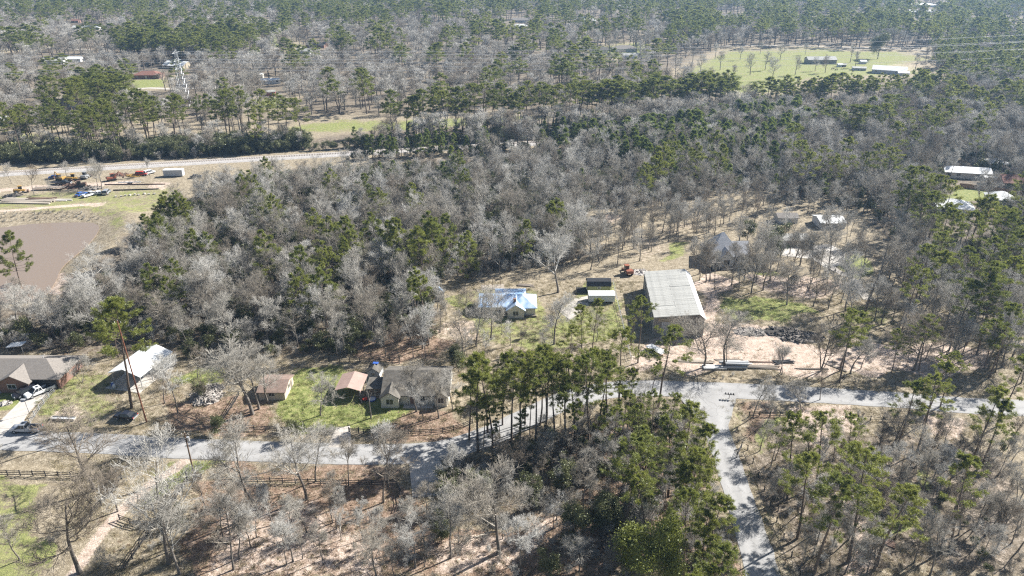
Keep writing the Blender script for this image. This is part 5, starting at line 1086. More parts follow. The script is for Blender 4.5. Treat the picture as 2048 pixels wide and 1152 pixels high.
FORM['bright'] = [(9.0, (lambda q: (q[0], mesh_np('bright_crown', [leafy_form(650, 9.0, 4.6, 15000, .3)[2]], M['bright'])))(leafy2('bright', 650, 9.0, 4.6, 100, .3)))]
# cheaper forms for the far wood and the brush, each one joined mesh with two materials
def joined(nm, a, b, ma, mb_):
    me = mesh_np(nm, a + b, ma); na = sum(len(f) for _, f in a); me.materials.append(mb_)
    mi = np.zeros(len(me.polygons), np.int32); mi[na:] = 1; me.polygons.foreach_set('material_index', mi); return me
def collection(nm, mes):
    c = bpy.data.collections.new(nm)
    for i, me in enumerate(mes): c.objects.link(bpy.data.objects.new('%s_%02d' % (nm, i), me))
    return c
fb = [joined('far_bare', *far_bare_form(700 + i, 13, sp, fk), M['bark'], M['twig']) for i, (sp, fk) in enumerate([(.38, .33), (.34, .4), (.42, .3), (.32, .45)])]
fp = []
for i, (c0, cw, cn) in enumerate([(.45, .17, .3), (.52, .19, .4), (.40, .15, .25), (.56, .18, .4)]):
    tp, br, nd = pine_form(720 + i, 22, c0, cw, 44, 6, 8, .6, .13, cn); fp.append(joined('far_pine', tp, [nd], M['pbark'], M['needles']))
for i in range(2):
    tp, br, nd = pine_form(740 + i, 11, .14, .2, 40, 5, 8, .5, .1, .5, .2); fp.append(joined('far_young_pine', tp, [nd], M['pbark'], M['needles_dark']))
ug = []
for i in range(3):
    tp, cp = bare_form(760 + i, 3.6, .5, .06, .5, 1.0, 0, 4); ug.append(joined('brush', tp, cp, M['twig'], M['twig']))
for i in range(3):
    tp, br, lf = leafy_form(770 + i, 3.0, 1.5, 1500, .24); ug.append(joined('evergreen_brush', tp + br, [lf], M['bark'], M['evergreen']))
def scatter(name, label, cat, coll, pts, idx, rot, scl, kind='stuff'):
    me = bpy.data.meshes.new(name); me.vertices.add(len(pts)); me.vertices.foreach_set('co', np.asarray(pts, np.float32).ravel())
    a = me.attributes.new('form', 'INT', 'POINT'); a.data.foreach_set('value', np.asarray(idx, np.int32))
    a = me.attributes.new('turn', 'FLOAT_VECTOR', 'POINT'); a.data.foreach_set('vector', np.asarray(rot, np.float32).ravel())
    a = me.attributes.new('size', 'FLOAT_VECTOR', 'POINT'); a.data.foreach_set('vector', np.asarray(scl, np.float32).ravel())
    o = tag(mobj(name, me), label, cat, None, kind)
    g = bpy.data.node_groups.new(name, 'GeometryNodeTree'); g.interface.new_socket('Geometry', in_out='INPUT', socket_type='NodeSocketGeometry'); g.interface.new_socket('Geometry', in_out='OUTPUT', socket_type='NodeSocketGeometry')
    N, L = g.nodes, g.links; gi, go = N.new('NodeGroupInput'), N.new('NodeGroupOutput'); ip = N.new('GeometryNodeInstanceOnPoints'); ci = N.new('GeometryNodeCollectionInfo')
    ci.inputs['Collection'].default_value = coll; ci.inputs['Separate Children'].default_value = True; ci.inputs['Reset Children'].default_value = True
    def att(n, ty): q = N.new('GeometryNodeInputNamedAttribute'); q.data_type = ty; q.inputs['Name'].default_value = n; return q.outputs['Attribute']
    ip.inputs['Pick Instance'].default_value = True
    L.new(gi.outputs[0], ip.inputs['Points']); L.new(ci.outputs[0], ip.inputs['Instance']); L.new(att('form', 'INT'), ip.inputs['Instance Index'])
    er = N.new('FunctionNodeEulerToRotation'); L.new(att('turn', 'FLOAT_VECTOR'), er.inputs[0]); L.new(er.outputs[0], ip.inputs['Rotation']); L.new(att('size', 'FLOAT_VECTOR'), ip.inputs['Scale'])
    L.new(ip.outputs[0], go.inputs[0]); o.modifiers.new('scatter', 'NODES').node_group = g
    return o

# ------------------------------------------------------------------ planting
trees = []       # dicts: kind, x, y, h, spread
def plant(kind, bx, by, ty, sp=1.0, lean=0.0):
    if kind in ('thin', 'bare'): sp *= rnd.uniform(1.08, 1.35)
    x, y = G(bx, by); h = tree_height(x, y, ty); trees.append(dict(kind=kind, x=x, y=y, h=max(3, h), sp=sp, lean=lean, own=True))
def plant_top(kind, tx, ty, h, sp=1.0):
    x, y = G(tx, ty, h); trees.append(dict(kind=kind, x=x, y=y, h=h, sp=sp, lean=0, own=True))
for p in [(956,905,722),(1023,883,722),(1071,893,725),(1093,842,684),(1177,893,708),(1237,818,660),(1242,888,773),(1300,896,790),(1316,814,649),(1276,726,597),(1262,690,600),(1163,715,605),(1185,700,600),(1136,748,652),
          (1050,850,742),(1207,860,729),(1110,868,715),(1150,880,730),(938,880,735),(985,895,742),(1005,850,712),(1040,870,700),(1090,885,735),(1130,860,700),(1165,850,690),(1195,875,725),(1215,840,700),(1080,850,705),(975,865,720),(1255,860,745),(1275,905,800),(1330,885,790),(1225,925,815),(1247,1082,888),(1575,996,830),(1632,972,827),(1690,955,834),(1672,1040,892),(1697,1123,910),(1594,1076,896),(1628,1147,958),(1748,1140,955),(1898,1096,920),
          (1796,889,757),(1834,906,761),(1880,815,709),(1938,934,778),(1962,934,795),(2003,899,847),(1680,741,622),(1837,741,629),(1783,745,663),(1967,738,636),(1991,745,653),(263,816,600),(1834,469,336),(1820,475,390),(1598,405,303),(1713,387,303)]: plant('pine', *p, rnd.uniform(1.0, 1.25))
for p in [(967,893,790),(1050,845,760),(1000,870,800),(1040,905,810),(1120,850,790),(1140,905,780),(1200,900,800),(1060,870,770),(990,910,830),(1300,800,720),(1330,860,800),(1850,720,640),(1812,735,680),(1885,735,700),(858,690,540),(838,660,545),(690,590,480)]: plant('slim', *p)
for p in [(1381,820,18),(1406,854,18),(1392,886,17),(1413,910,18),(1388,972,18),(1423,990,17),(1436,1096,16),(1305,867,18),(1400,1140,15),
          (1886,714,16),(1711,622,18),(1960,496,20),(1909,417,22),(1987,394,22),(2025,421,22),(2035,458,22),(1844,336,24),(2040,520,22),(1900,500,20),(2000,560,20),(2030,600,20),(1940,560,19),(2045,700,18),(1890,470,20),(2010,480,20)]: plant_top('pine', *p, rnd.uniform(.95, 1.2))
for p in [(1354,837,17),(1350,905,16),(1420,1030,15),(1440,1050,13),(1425,1150,13),(1310,940,16)]: plant_top('slim', *p, 1.2)
for p in [(850,430,17),(800,440,17),(775,445,16),(745,430,15),(690,440,16),(640,490,15),(600,500,15),(530,465,16),(520,380,14),(545,395,14),(500,345,13),(525,320,13),(660,340,13),(320,400,13),(360,400,13),(290,430,13),(310,425,14),(380,460,13),(400,470,12),(620,420,14),(655,435,14),(700,465,14),(830,370,14),(870,440,16),(1110,410,14),(1125,400,14),(640,540,14),(590,540,13),(300,530,13),(330,560,11),(205,600,13),(345,520,12),(350,1010,5),(480,355,13),(760,380,12),(840,455,17),(885,435,15),(930,340,12),(720,350,12),(1330,290,17),(1345,275,17),(1400,290,16),(1320,310,15),(1440,290,16),(1290,330,14),(1430,265,16),(2,452,15)]: plant_top('full', p[0], p[1] - 4, p[2] + 3 if p[2] > 6 else p[2])
for p in [(188,982,838),(159,1146,955),(1116,585,468),(505,828,674),(982,679,588),(1108,688,588),(1447,734,632),(1408,734,640),(1899,724,646),(997,1106,935),(1599,830,757),(1701,746,666),(1827,741,640),(1525,530,435),(1653,557,462)]: plant('bare', *p, 1.35)
for p in [(1268,497,418),(1691,622,523),(1355,463,400)]: plant('oak', *p)
for p in [(236,1024,929),(226,1147,1083),(518,1029,838),(613,997,838),(632,963,850),(697,971,870),(467,1139,993),(613,1065,985),(665,1045,955),(678,1014,940),(586,1123,1030),(646,1120,1045),(502,1096,1010),(487,1063,975),(412,1021,940),(477,1118,1000),(465,1014,930),(767,1004,860),(777,973,845),(905,983,884),(753,1151,1048),(831,1135,1034),(849,1093,980),(902,1117,993),(1168,1028,915),(1043,1147,1034),(1107,1055,997),
          (356,826,718),(333,787,698),(518,818,690),(641,830,746),(537,807,708),(833,823,712),(846,841,760),(878,836,737),(905,823,745),(934,635,564),(1193,682,623),(1503,586,492),(1587,540,455),(1600,530,458),(1621,547,465),(1684,584,523),(1643,741,646),(1560,746,694),(1564,747,690),(1440,452,397),(1384,458,400),(1506,834,754),(1533,847,775),(1860,1150,1041),(1956,1048,960),(1690,1147,1060),(1567,1000,905),(1734,1144,1080),(1383,536,473),(1412,564,476),(1420,560,480),(1179,522,453),(1218,501,440),(338,1127,912),(359,1147,1010),(1520,900,840),(1640,800,740),(1720,990,900),(1800,1060,960),(1840,1000,900),(1990,1100,1000),(2030,1010,930),(40,1120,1020),(4,930,880)]: plant('thin' if rnd.random() < .6 else 'bare', *p, 1.0)
for p in [(69,389,328),(134,353,322),(204,378,320),(23,367,324),(106,387,358),(-10,385,330),(196,372,322),(300,352,318),(410,395,345)]: plant('bare', *p, .9)
for p in [(1430,577,500),(1462,572,492),(1488,562,478),(1398,548,468),(1540,560,470),(1720,560,470)]: plant('bare', *p, .9)
for p in [(15,560),(58,572),(100,580),(140,566),(182,562),(225,545),(255,520),(-15,590),(80,600),(160,590)]: plant_top('bare', *p, rnd.uniform(9, 12), 1.25)
plant('multi', 164, 765, 706, 1.3); plant('multi', 1643, 741, 640); plant('multi', 1350, 690, 625, 1.2)
plant('snag', 742, 836, 752); plant('snag', 1728, 632, 458); plant('bright', 1298, 1168, 1072)
for p in [(1010,740,7),(915,700,6),(1150,1020,7),(1190,1010,6),(1130,930,6),(960,950,6),(1060,960,6),(1220,1000,7),(1285,985,7),(890,960,6),(1250,930,6),(1550,470,9),(1560,455,9),(1500,445,7),(585,845,4),(430,835,4),(395,765,4),(1100,1110,5),(880,1040,5)]: plant_top('bushy', *p)
bo = G(1755, 118); trees.append(dict(kind='bushy', x=bo[0], y=bo[1], h=19, sp=1.15, lean=0, own=True))
XB = np.array([(t['x'], t['y']) for t in trees])
def inpoly(X, Y, poly): return poly_mask(X, Y, poly, .01) > .5
OC = lambda: np.array(occupied)
clear = [Gp(p) for p in ([(0, 700), (160, 700), (230, 680), (340, 690), (400, 735), (600, 730), (720, 725), (920, 735), (960, 850), (1300, 740), (1600, 748), (2060, 790), (2060, 830), (1800, 830), (1440, 800), (1480, 900), (1600, 1160), (1490, 1160), (1440, 1000), (1400, 810), (1100, 815), (960, 905), (890, 930), (820, 1000), (430, 970), (300, 1160), (-100, 1160), (-100, 700)],
    [(-150, 350), (370, 330), (400, 360), (330, 420), (260, 440), (225, 505), (165, 560), (125, 610), (105, 650), (-150, 650)], [(885, 575), (1085, 560), (1180, 545), (1260, 540), (1400, 480), (1500, 470), (1560, 480), (1700, 470), (1740, 560), (1780, 640), (1700, 690), (1560, 700), (1400, 760), (1250, 730), (1180, 700), (1000, 700), (900, 650)],
    [(1325, 158), (1340, 130), (1450, 97), (1640, 96), (1860, 104), (1870, 152), (1640, 162), (1500, 206), (1478, 208), (1430, 186)], [(540, 250), (680, 234), (800, 234), (1115, 222), (1115, 240), (1000, 250), (800, 266), (560, 272)], [(1880, 395), (1930, 374), (1990, 378), (1975, 400), (1900, 410)])]
def fill(poly, spacing, mix, hr, seed, world=False, jitter=.48, avoid=True, clr=True):
    """mix: {kind: share}"""
    P = poly if world else Gp(poly); r = np.random.default_rng(seed); xs = [p[0] for p in P]; ys = [p[1] for p in P]
    ax = np.arange(min(xs), max(xs), spacing); ay = np.arange(min(ys), max(ys), spacing * .87); X, Y = np.meshgrid(ax, ay); X = X + (np.arange(len(ay)) % 2)[:, None] * spacing / 2
    X = (X + r.uniform(-jitter, jitter, X.shape) * spacing).ravel(); Y = (Y + r.uniform(-jitter, jitter, Y.shape) * spacing).ravel()
    k = inpoly(X, Y, P)
    if avoid:
        for c in (clear if clr else []): k &= ~inpoly(X, Y, c)
        for x, y, q in occupied: k &= np.hypot(X - x, Y - y) > q
        if Y.min() < 220: k &= line_dist(X, Y, main_road[::2]) > 5; k &= line_dist(X, Y, side_road[::2]) > 5; k &= ~inpoly(X, Y, pond_poly)
        if Y.min() < 420: k &= line_dist(X, Y, rail_line) > 8
    k &= np.abs(X) < (Y * .74 + 45)
    X, Y = X[k], Y[k]; ks = list(mix); pr = np.array([mix[q] for q in ks]); pr = pr / pr.sum()
    cl = vnoise(X, Y, 28, seed + 90)                    # pines and bare trees stand in clumps
    for x, y, c in zip(X, Y, cl):
        u = np.clip(r.random() * .55 + c * .45 + r.normal() * .05, 0, .999); q = ks[int(np.searchsorted(np.cumsum(pr), u))]
        if q == 'gap': continue
        lo, hi = hr[q] if isinstance(hr, dict) else hr
        trees.append(dict(kind=q, x=float(x), y=float(y), h=float(r.uniform(lo, hi)), sp=float(r.uniform(1.0, 1.5)) * (1.22 if y > 340 else 1) if q in ('bare', 'multi') else float(r.uniform(1.35, 1.9)) if y > 400 else float(r.uniform(1.1, 1.5)) if y > 340 else float(r.uniform(.9, 1.2)), lean=0, own=False))
HT = dict(full=(13, 18), bare=(10, 16), thin=(9, 13), pine=(16, 23), slim=(14, 19), young=(8, 12), bushy=(4, 7), multi=(8, 11), oak=(10, 14))
fill([(345, 440), (455, 388), (600, 378), (720, 366), (1160, 310), (1600, 255), (1700, 330), (1640, 410), (1500, 385), (1350, 420), (1180, 425), (1165, 535), (870, 570), (870, 690), (640, 712), (330, 715), (150, 705), (-120, 700), (-120, 640), (110, 640), (215, 580), (290, 505)], 7.0, dict(bare=.60, multi=.12, thin=.12, bushy=.04, young=.07, full=.11), HT, 21)
fill([(870, 600), (960, 700), (940, 740), (640, 725), (640, 700), (870, 680)], 6.5, dict(thin=.6, bare=.4), HT, 22)
fill([(1150, 290), (1590, 235), (1640, 300), (1500, 330), (1300, 345), (1160, 320)], 4.2, dict(bare=.35, young=.65), dict(bare=(8, 12), young=(9, 14)), 23)
fill([(700, 292), (1150, 262), (1500, 222), (1600, 240), (1150, 300), (760, 322), (700, 318)], 4.6, dict(bare=.4, thin=.1, bushy=.08, young=.42), HT, 24)
fill([(1640, 262), (1850, 212), (2000, 170), (2250, 150), (2250, 740), (2050, 720), (1960, 640), (1850, 560), (1740, 440), (1620, 400), (1560, 380), (1600, 300)], 6.0, dict(bare=.52, multi=.05, thin=.1, bushy=.01, pine=.25), HT, 25)
fill([(1740, 470), (1850, 560), (1990, 660), (2060, 690), (2060, 770), (1900, 740), (1790, 680), (1760, 560)], 6.0, dict(bare=.5, thin=.3, pine=.2), HT, 26)
fill([(1280, 410), (1500, 385), (1680, 420), (1740, 470), (1660, 480), (1560, 440), (1440, 470), (1300, 480), (1180, 530), (1180, 430)], 7.0, dict(bare=.6, oak=.12, thin=.28), dict(bare=(9, 13), oak=(10, 13), thin=(8, 12)), 27, clr=False)
fill([(880, 940), (1000, 905), (1120, 860), (1280, 810), (1390, 830), (1430, 1000), (1470, 1160), (1180, 1160), (1190, 1020), (1050, 1000), (900, 1010)], 4.6, dict(bare=.52, multi=.30, bushy=.08, slim=.10), dict(bare=(5, 9), multi=(4, 7), bushy=(2.5, 5), slim=(11, 16)), 28)
fill([(680, 1010), (900, 1000), (1150, 1040), (1190, 1160), (680, 1160)], 6.0, dict(bare=.3, thin=.5, multi=.2), dict(bare=(6, 9), thin=(6, 9), multi=(4, 7)), 29)
fill([(380, 1000), (680, 990), (680, 1160), (400, 1160)], 7.0, dict(thin=.8, multi=.2), dict(thin=(6, 10), multi=(3, 5)), 30)
fill([(1480, 960), (1600, 880), (1820, 880), (2060, 900), (2060, 1160), (1610, 1160)], 5.2, dict(bare=.45, thin=.4, multi=.15), dict(bare=(7, 11), thin=(7, 11), multi=(4, 7)), 31)
fill([(1385, 470), (1500, 455), (1720, 470), (1760, 600), (1800, 690), (1700, 690), (1640, 640), (1440, 580), (1390, 560)], 9.0, dict(bare=.5, thin=.3, oak=.1, gap=.1), dict(bare=(9, 13), thin=(8, 12), oak=(9, 12)), 45, clr=False)
fill([(1270, 732), (1500, 742), (1990, 752), (1990, 735), (1600, 725), (1400, 722)], 12, dict(bare=.4, thin=.6), dict(bare=(8, 11), thin=(7, 10)), 46, clr=False)
fill([(960, 640), (1100, 640), (1180, 650), (1160, 715), (960, 715)], 8.5, dict(bare=.5, thin=.3, bushy=.2), dict(bare=(5, 8), thin=(5, 8), bushy=(2, 3.5)), 47, clr=False)
fill([(1110, 560), (1180, 500), (1300, 455), (1390, 470), (1290, 530), (1180, 548)], 8.0, dict(bare=.7, thin=.3), dict(bare=(9, 13), thin=(8, 11)), 43, clr=False)
fill([(320, 745), (430, 730), (520, 740), (500, 850), (330, 850)], 9.5, dict(thin=.7, bare=.3), dict(thin=(7, 10), bare=(8, 11)), 48, clr=False)
fill([(-40, 960), (230, 965), (150, 1060), (-40, 1160)], 13, dict(bare=.5, thin=.5), dict(bare=(8, 12), thin=(7, 10)), 49, clr=False)
fill([(1845, 106), (2060, 100), (2250, 150), (2000, 172), (1880, 198), (1875, 150)], 9, dict(bare=.55, pine=.45), dict(bare=(9, 13), pine=(14, 20)), 50)
# north of the railway: a screen of pines, then mixed wood out to the horizon
fill([(-350, 320), (0, 305), (330, 290), (620, 275), (620, 300), (300, 318), (-350, 345)], 7, dict(bushy=.5, bare=.2, pine=.3), dict(bushy=(4, 7), bare=(8, 12), pine=(18, 24)), 32)
fill([(-350, 300), (0, 285), (330, 275), (620, 255), (620, 262), (330, 290), (0, 302), (-350, 318)], 8, dict(pine=.9, bare=.1), dict(pine=(18, 25), bare=(9, 13)), 33)
fill([(780, 262), (1100, 246), (1400, 218), (1460, 212), (1460, 226), (1100, 262), (780, 278)], 6.5, dict(pine=.75, bare=.25), dict(pine=(19, 25), bare=(9, 13)), 34)
fill([(1470, 240), (1640, 268), (1860, 216), (1885, 198), (1500, 218)], 7.5, dict(bare=.8, pine=.2), dict(bare=(8, 12), pine=(13, 17)), 42)
fill([(1500, 226), (1700, 218), (1870, 208), (1880, 196), (1700, 205), (1500, 214)], 7.5, dict(pine=.8, bare=.2), dict(pine=(15, 20), bare=(8, 11)), 35)
def wpoly(l): return Gp(l)
far_mask = [(-600, 330), (0, 300), (560, 262), (1115, 232), (1400, 190), (1480, 205), (1640, 165), (2500, 150), (2500, -16), (-600, -16)]
fill([(-700, 330), (0, 300), (560, 262), (1115, 232), (1480, 190), (1480, 130), (-700, 130)], 12.0, dict(bare=.74, pine=.26), dict(bare=(11, 16), pine=(18, 26)), 36)
fill([(-700, 130), (1480, 130), (1480, 60), (-700, 60)], 15, dict(bare=.68, pine=.32), dict(bare=(12, 18), pine=(20, 29)), 37)
fill([(1330, 100), (1900, 100), (2700, 160), (2700, 60), (1330, 60)], 13.5, dict(bare=.5, pine=.5), dict(bare=(12, 18), pine=(20, 28)), 38)
fill([(-900, 60), (2900, 60), (2900, -8), (-900, -8)], 20, dict(bare=.5, pine=.5), dict(bare=(14, 20), pine=(22, 31)), 39)
fill([(240, 108), (500, 100), (510, 120), (400, 132), (250, 130)], 11, dict(pine=.97, bare=.03), dict(pine=(20, 27), bare=(9, 12)), 40)
fill([(150, 200), (265, 195), (265, 235), (160, 240)], 8.0, dict(pine=.9, bare=.1), dict(pine=(18, 25), bare=(9, 12)), 41)
for p in [(1480,100),(1500,150),(1530,140),(1545,160),(1560,120),(1590,150),(1630,142),(1650,146),(1700,125),(1710,135),(1830,140),(1850,125),(1880,150),(1420,165),(1450,180),(1520,108),(1610,110),(1360,140),(1385,128),(1400,150),(1430,118),(1440,140),(1465,160),(1380,165),(1410,108),(1350,155),(1480,120)]:
    x, y = G(*p); trees.append(dict(kind='bare', x=x, y=y, h=rnd.uniform(10, 15), sp=1.2, lean=0, own=False))

# individuals: the 300 that show largest of each kind; everything smaller joins the far wood
KINDN = dict(bare=('bare_tree', 'bare grey tree'), thin=('bare_tree', 'bare slender tree'), oak=('bare_tree', 'wide bare oak'), multi=('bare_tree', 'bare many-stemmed tree'), snag=('bare_tree', 'dead limbless tree'),
             pine=('pine_tree', 'green pine'), slim=('pine_tree', 'slim pine'), full=('pine_tree', 'full-crowned pine'), young=('pine_tree', 'bushy young pine'), bushy=('evergreen_tree', 'dull evergreen tree'), bright=('evergreen_tree', 'bright green tree'))
CAT = dict(bare_tree='tree', pine_tree='pine', evergreen_tree='evergreen')
def shown(t):
    a = project(t['x'], t['y'], 0); b = project(t['x'], t['y'], t['h'])
    return -25 < b[0] < 2073 and -10 < a[1] and b[1] < 1150
chosen, rest = [], []
for kn in ('bare_tree', 'pine_tree', 'evergreen_tree'):
    ts = [t for t in trees if KINDN[t['kind']][0] == kn]
    for t in ts: t['size'] = t['h'] / project(t['x'], t['y'], 0)[2] if shown(t) else -1
    ts.sort(key=lambda t: -(t['size'] + (5 if t['own'] and t['size'] > 0 else 0)))
    n = min(296, sum(t['size'] > 0 for t in ts)); chosen += ts[:n]; rest += ts[n:]
LMK = [('the grey-roofed brick house', 60, 765), ('the white workshop', 275, 745), ('the brown shed', 545, 790), ('the reddish carport', 700, 775), ('the dark-roofed ranch house', 835, 795), ('the blue-roofed house', 1015, 605), ('the olive green shed', 1197, 580), ('the big metal barn', 1345, 640),
       ('the steep-roofed house', 1445, 520), ('the muddy pond', 80, 510), ('the roadside utility pole', 388, 947), ('the bend of the road', 960, 880), ('the road junction', 1415, 785), ('the side road foot', 1510, 1100), ('the middle of the side road', 1455, 930), ('the charred debris heap', 1600, 674), ('the long white-roofed building', 1938, 352),
       ('the scrapyard container', 349, 352), ('the lattice tower', 372, 214), ('the pale patio', 1620, 505), ('the dirt driveway', 250, 1020), ('the concrete apron', 850, 960), ('the white hip-roofed house', 1918, 430), ('the lower right lawn patch', 1780, 1045), ('the pale roadside driveway', 1640, 850), ('the black junction mailboxes', 1458, 797), ('the charred heap fence line', 1850, 740), ('the leaf-strewn grove', 600, 1060)]
LMK = [l for l in LMK if l[0] != 'the charred heap fence line']; LW = [(n, *G(a, b)) for n, a, b in LMK]
ORD = ['nearest', 'second nearest', 'third nearest', 'fourth nearest', 'fifth nearest', 'sixth nearest', 'seventh nearest', 'eighth nearest']
buckets = {}
for t in chosen:
    d = [math.hypot(t['x'] - a, t['y'] - b) for _, a, b in LW]; i = int(np.argmin(d)); n, a, b = LW[i]; dx, dy = t['x'] - a, t['y'] - b
    sec = ('behind' if dy > 0 else 'in front of') if abs(dy) > abs(dx) else ('right of' if dx > 0 else 'left of')
    buckets.setdefault((t['kind'], n, sec), []).append((d[i], t))
for (kd, n, sec), l in buckets.items():
    l.sort(key=lambda q: q[0]); ph = KINDN[kd][1]
    for k, (d, t) in enumerate(l):
        sz = 'tall ' if t['h'] > {'pine': 21, 'bare': 13, 'thin': 11.5}.get(kd, 99) else ('small ' if t['h'] < {'pine': 15, 'bare': 8.5, 'thin': 7.5}.get(kd, 0) else '')
        if k < len(ORD): t['label'] = '%s%s %s %s, %s there' % (sz, ph, sec, n, ORD[k])
        else: t['label'] = '%s deep in the wood %s %s' % (ph, sec, n)
        t['group'] = '%ss %s %s' % (ph, sec, n)
for t in chosen:
    kd = t['kind']; forms = FORM[kd]; nom, (tm, cm) = forms[rnd.randrange(len(forms))]; z = gz(t['x'], t['y']) - .05
    o = thing(KINDN[kd][0], t['label'], CAT[KINDN[kd][0]], (t['x'], t['y'], z), rnd.uniform(0, 6.28), t['group'])
    k = t['h'] / nom; o.scale = (k * t['sp'], k * t['sp'], k); o.rotation_euler = (rnd.uniform(-.03, .03), rnd.uniform(-.03, .03), o.rotation_euler[2])
    mobj('trunk', tm, o); mobj('crown', cm, o)
def inst(ts, name, label, cat, coll, pick):
    P = [(t['x'], t['y'], gz(t['x'], t['y']) - .05) for t in ts]; idx, S = [], []
    for t in ts: i, k = pick(t); idx.append(i); S.append((k * t['sp'], k * t['sp'], k))
    rot = [(rnd.uniform(-.03, .03), rnd.uniform(-.03, .03), rnd.uniform(0, 6.28)) for _ in ts]
    scatter(name, label, cat, coll, P, idx, rot, S)
rb_ = [t for t in rest if KINDN[t['kind']][0] == 'bare_tree']; rp_ = [t for t in rest if KINDN[t['kind']][0] == 'pine_tree']; re_ = [t for t in rest if KINDN[t['kind']][0] == 'evergreen_tree']
near_b = [t for t in rb_ if t['y'] < 330]; far_b = [t for t in rb_ if t['y'] >= 330]
nbc = [joined('wood_bare', *bare_form(800 + i, 13, sp, fk, .85), M['bark'], M['twig']) for i, (sp, fk) in enumerate([(.36, .34), (.33, .42), (.4, .3), (.3, .48)])]
allb = fb + nbc
inst(rb_, 'bare_wood', 'mass of bare grey winter trees reaching back to the horizon', 'wood', collection('bare_wood_forms', allb), lambda t: ((rnd.randrange(4) if t['y'] > 330 else 4 + rnd.randrange(4)), t['h'] / 13))
inst(rp_, 'pine_wood', 'dark green pines scattered through the far wood', 'wood', collection('pine_wood_forms', fp), lambda t: (rnd.randrange(4), t['h'] / 22) if t['kind'] not in ('young', 'full') else (4 + rnd.randrange(2), t['h'] / 11))
if re_: inst(re_, 'evergreen_wood', 'dull evergreen trees lost in the far wood', 'wood', collection('evergreen_wood_forms', [joined('wood_evergreen', *(lambda q: (q[0] + q[1], [q[2]]))(leafy_form(790, 7, 2.6, 2500, .35)), M['bark'], M['evergreen'])]), lambda t: (0, t['h'] / 7))
# undergrowth
und = []
def under(poly, sp, ever, hr, seed, avoid=True):
    n0 = len(trees); fill(poly, sp, dict(brush=1 - ever, ever=ever), dict(brush=hr, ever=hr), seed, avoid=avoid); und.extend(trees[n0:]); del trees[n0:]
under([(335, 430), (455, 360), (700, 345), (1160, 305), (1600, 255), (1700, 330), (1640, 400), (1500, 378), (1350, 405), (1180, 420), (1165, 525), (870, 565), (870, 690), (640, 712), (330, 715), (150, 705), (-120, 700), (-120, 620), (120, 610), (215, 560), (280, 490)], 2.7, .4, (1.8, 4.2), 51)
under([(1640, 280), (1850, 180), (2200, 180), (2200, 720), (2000, 660), (1850, 550), (1740, 440), (1620, 390)], 4.0, .5, (1.8, 4), 52)
under([(880, 940), (1000, 905), (1120, 860), (1280, 810), (1390, 830), (1430, 1000), (1470, 1160), (1180, 1160), (1190, 1030), (1050, 1000), (900, 1010)], 2.4, .22, (1.4, 3.4), 53)
under([(-300, 340), (300, 320), (620, 300), (620, 285), (0, 310), (-300, 325)], 3.0, .75, (3, 6), 54)
under([(600, 300), (1150, 262), (1500, 222), (1600, 240), (1150, 300), (700, 325)], 3.6, .5, (2, 4), 55)
under([(680, 1010), (900, 1000), (1150, 1040), (1190, 1160), (680, 1160)], 4.5, .3, (1, 2.4), 56)
under([(1480, 960), (1600, 880), (1820, 880), (2060, 900), (2060, 1160), (1610, 1160)], 3.4, .15, (.6, 2.0), 57)
under([(-80, 432), (0, 430), (120, 424), (200, 430), (200, 436), (100, 436), (-80, 446)], 2.0, .1, (.5, 1.1), 58, False)
under([(300, 1000), (420, 960), (420, 1160), (200, 1160)], 5, .2, (.8, 2), 59, False)
under([(1440, 800), (1580, 806), (1580, 828), (1500, 826)], 2.4, .1, (.5, 1.2), 60, False)
under([(1680, 800), (1830, 822), (1810, 838), (1700, 832)], 2.4, .2, (.5, 1.3), 61, False)
under([(1250, 742), (1700, 752), (2040, 770), (2040, 790), (1700, 768), (1250, 752)], 3.2, .2, (.4, 1.2), 62, False)
ud = line_dist(np.array([t['x'] for t in und]), np.array([t['y'] for t in und]), main_road); und = [t for t, d in zip(und, ud) if d > 4.3]
inst(und, 'undergrowth', 'tangled grey and dull green brush under the trees', 'undergrowth', collection('undergrowth_forms', ug), lambda t: (rnd.randrange(3), t['h'] / 3.6) if t['kind'] == 'brush' else (3 + rnd.randrange(3), t['h'] / 3.0))

# tufts, leaves and sticks on the near ground
def tuft_form(seed, n, h, wd, lie=0.0):
    r = np.random.default_rng(seed); c = r.normal(size=(n, 3)) * np.array([.22, .22, 0]); d = nrm(r.normal(size=(n, 3)) * np.array([1, 1, .3]) + np.array([0, 0, 1.1 * (1 - lie)])); d[:, 2] = np.abs(d[:, 2]) * (1 - .8 * lie) + .05
    s_ = nrm(np.cross(d, r.normal(size=(n, 3)))); l = h * r.uniform(.5, 1.2, (n, 1)); V = np.stack([c - s_ * wd / 2, c + s_ * wd / 2, c + d * l], 1).reshape(-1, 3); return [(V, np.arange(3 * n).reshape(-1, 3))]
gm = [leaf_mat('green_grass_blades', (.12, .16, .04), (.26, .28, .09), .3), leaf_mat('dry_grass_blades', (.25, .205, .12), (.44, .38, .25), .25), leaf_mat('fallen_leaves', (.13, .085, .055), (.36, .26, .18), .15)]
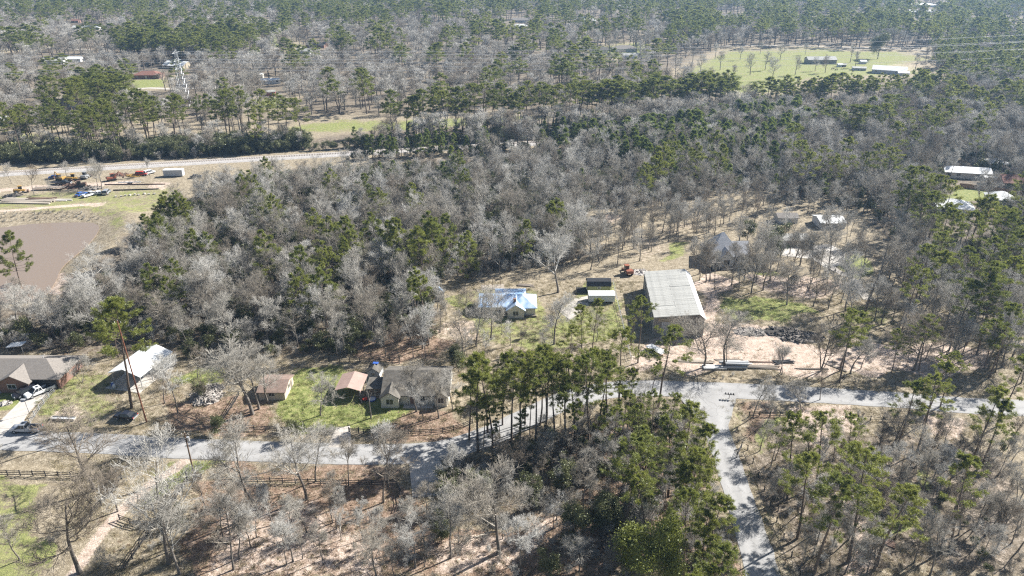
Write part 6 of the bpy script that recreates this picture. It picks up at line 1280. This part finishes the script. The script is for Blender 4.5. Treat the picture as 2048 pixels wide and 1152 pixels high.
gf = [mesh_np('tuft', tuft_form(900 + i, 26, (.34, .4, .22)[i % 3], (.05, .045, .12)[i % 3], (0, .1, .8)[i % 3]), gm[i % 3]) for i in range(3)]
r = np.random.default_rng(77); NT = 42000; tx = r.uniform(-125, 125, NT); ty_ = 80 + 115 * r.random(NT) ** 1.25
ok = (np.abs(tx) < ty_ * .74 + 6); tx, ty_ = tx[ok], ty_[ok]; ii = np.clip(np.searchsorted(gx, tx), 0, len(gx) - 1); jj = np.clip(np.searchsorted(gy, ty_), 0, len(gy) - 1)
a_g, a_s, a_l = wg[ii, jj], wsand[ii, jj], np.maximum(wl[ii, jj], wf[ii, jj] * .8); dr = droad[ii, jj]; u = r.random(len(tx)); ok = (dr > .4) & (u > a_s * .8) & (np.hypot(tx - NEAR_DRIVE[2][0], ty_ - NEAR_DRIVE[2][1]) > 0)
for x, y, q in occupied: ok &= np.hypot(tx - x, ty_ - y) > q * .75
ok &= line_dist(tx, ty_, smooth_path(NEAR_DRIVE, 4)) > 1.6
v = r.random(len(tx)); fm_ = np.where(v < a_g * .9, 0, np.where(v < a_g * .9 + a_l * .7, 2, 1))
tx, ty_, fm_ = tx[ok], ty_[ok], fm_[ok]; sc_ = r.uniform(.5, 1.5, len(tx))
scatter('ground_cover', 'grass tufts and fallen leaves strewn over the near ground', 'grass', collection('ground_cover_forms', gf), [(x, y, gz(x, y)) for x, y in zip(tx, ty_)], fm_, np.stack([tx * 0, tx * 0, r.uniform(0, 6.28, len(tx))], 1), np.stack([sc_, sc_, sc_], 1))
# ------------------------------------------------------------------ air
hz = bpy.data.materials.new('haze'); hz.use_nodes = True; N = hz.node_tree.nodes; N.remove(N['Principled BSDF'])
pv = N.new('ShaderNodeVolumePrincipled'); pv.inputs['Color'].default_value = (0.42, 0.67, 1.0, 1); pv.inputs['Density'].default_value = 0.00013; pv.inputs['Anisotropy'].default_value = 0.25
hz.node_tree.links.new(pv.outputs[0], N['Material Output'].inputs['Volume'])
hb = MB().box(-3300, 3300, -260, 4300, -4.5, 94).build('haze', hz); tag(hb, kind='stuff')
print('TREES', len(trees), 'chosen', len(chosen), 'rest', len(rest), 'under', len(und))
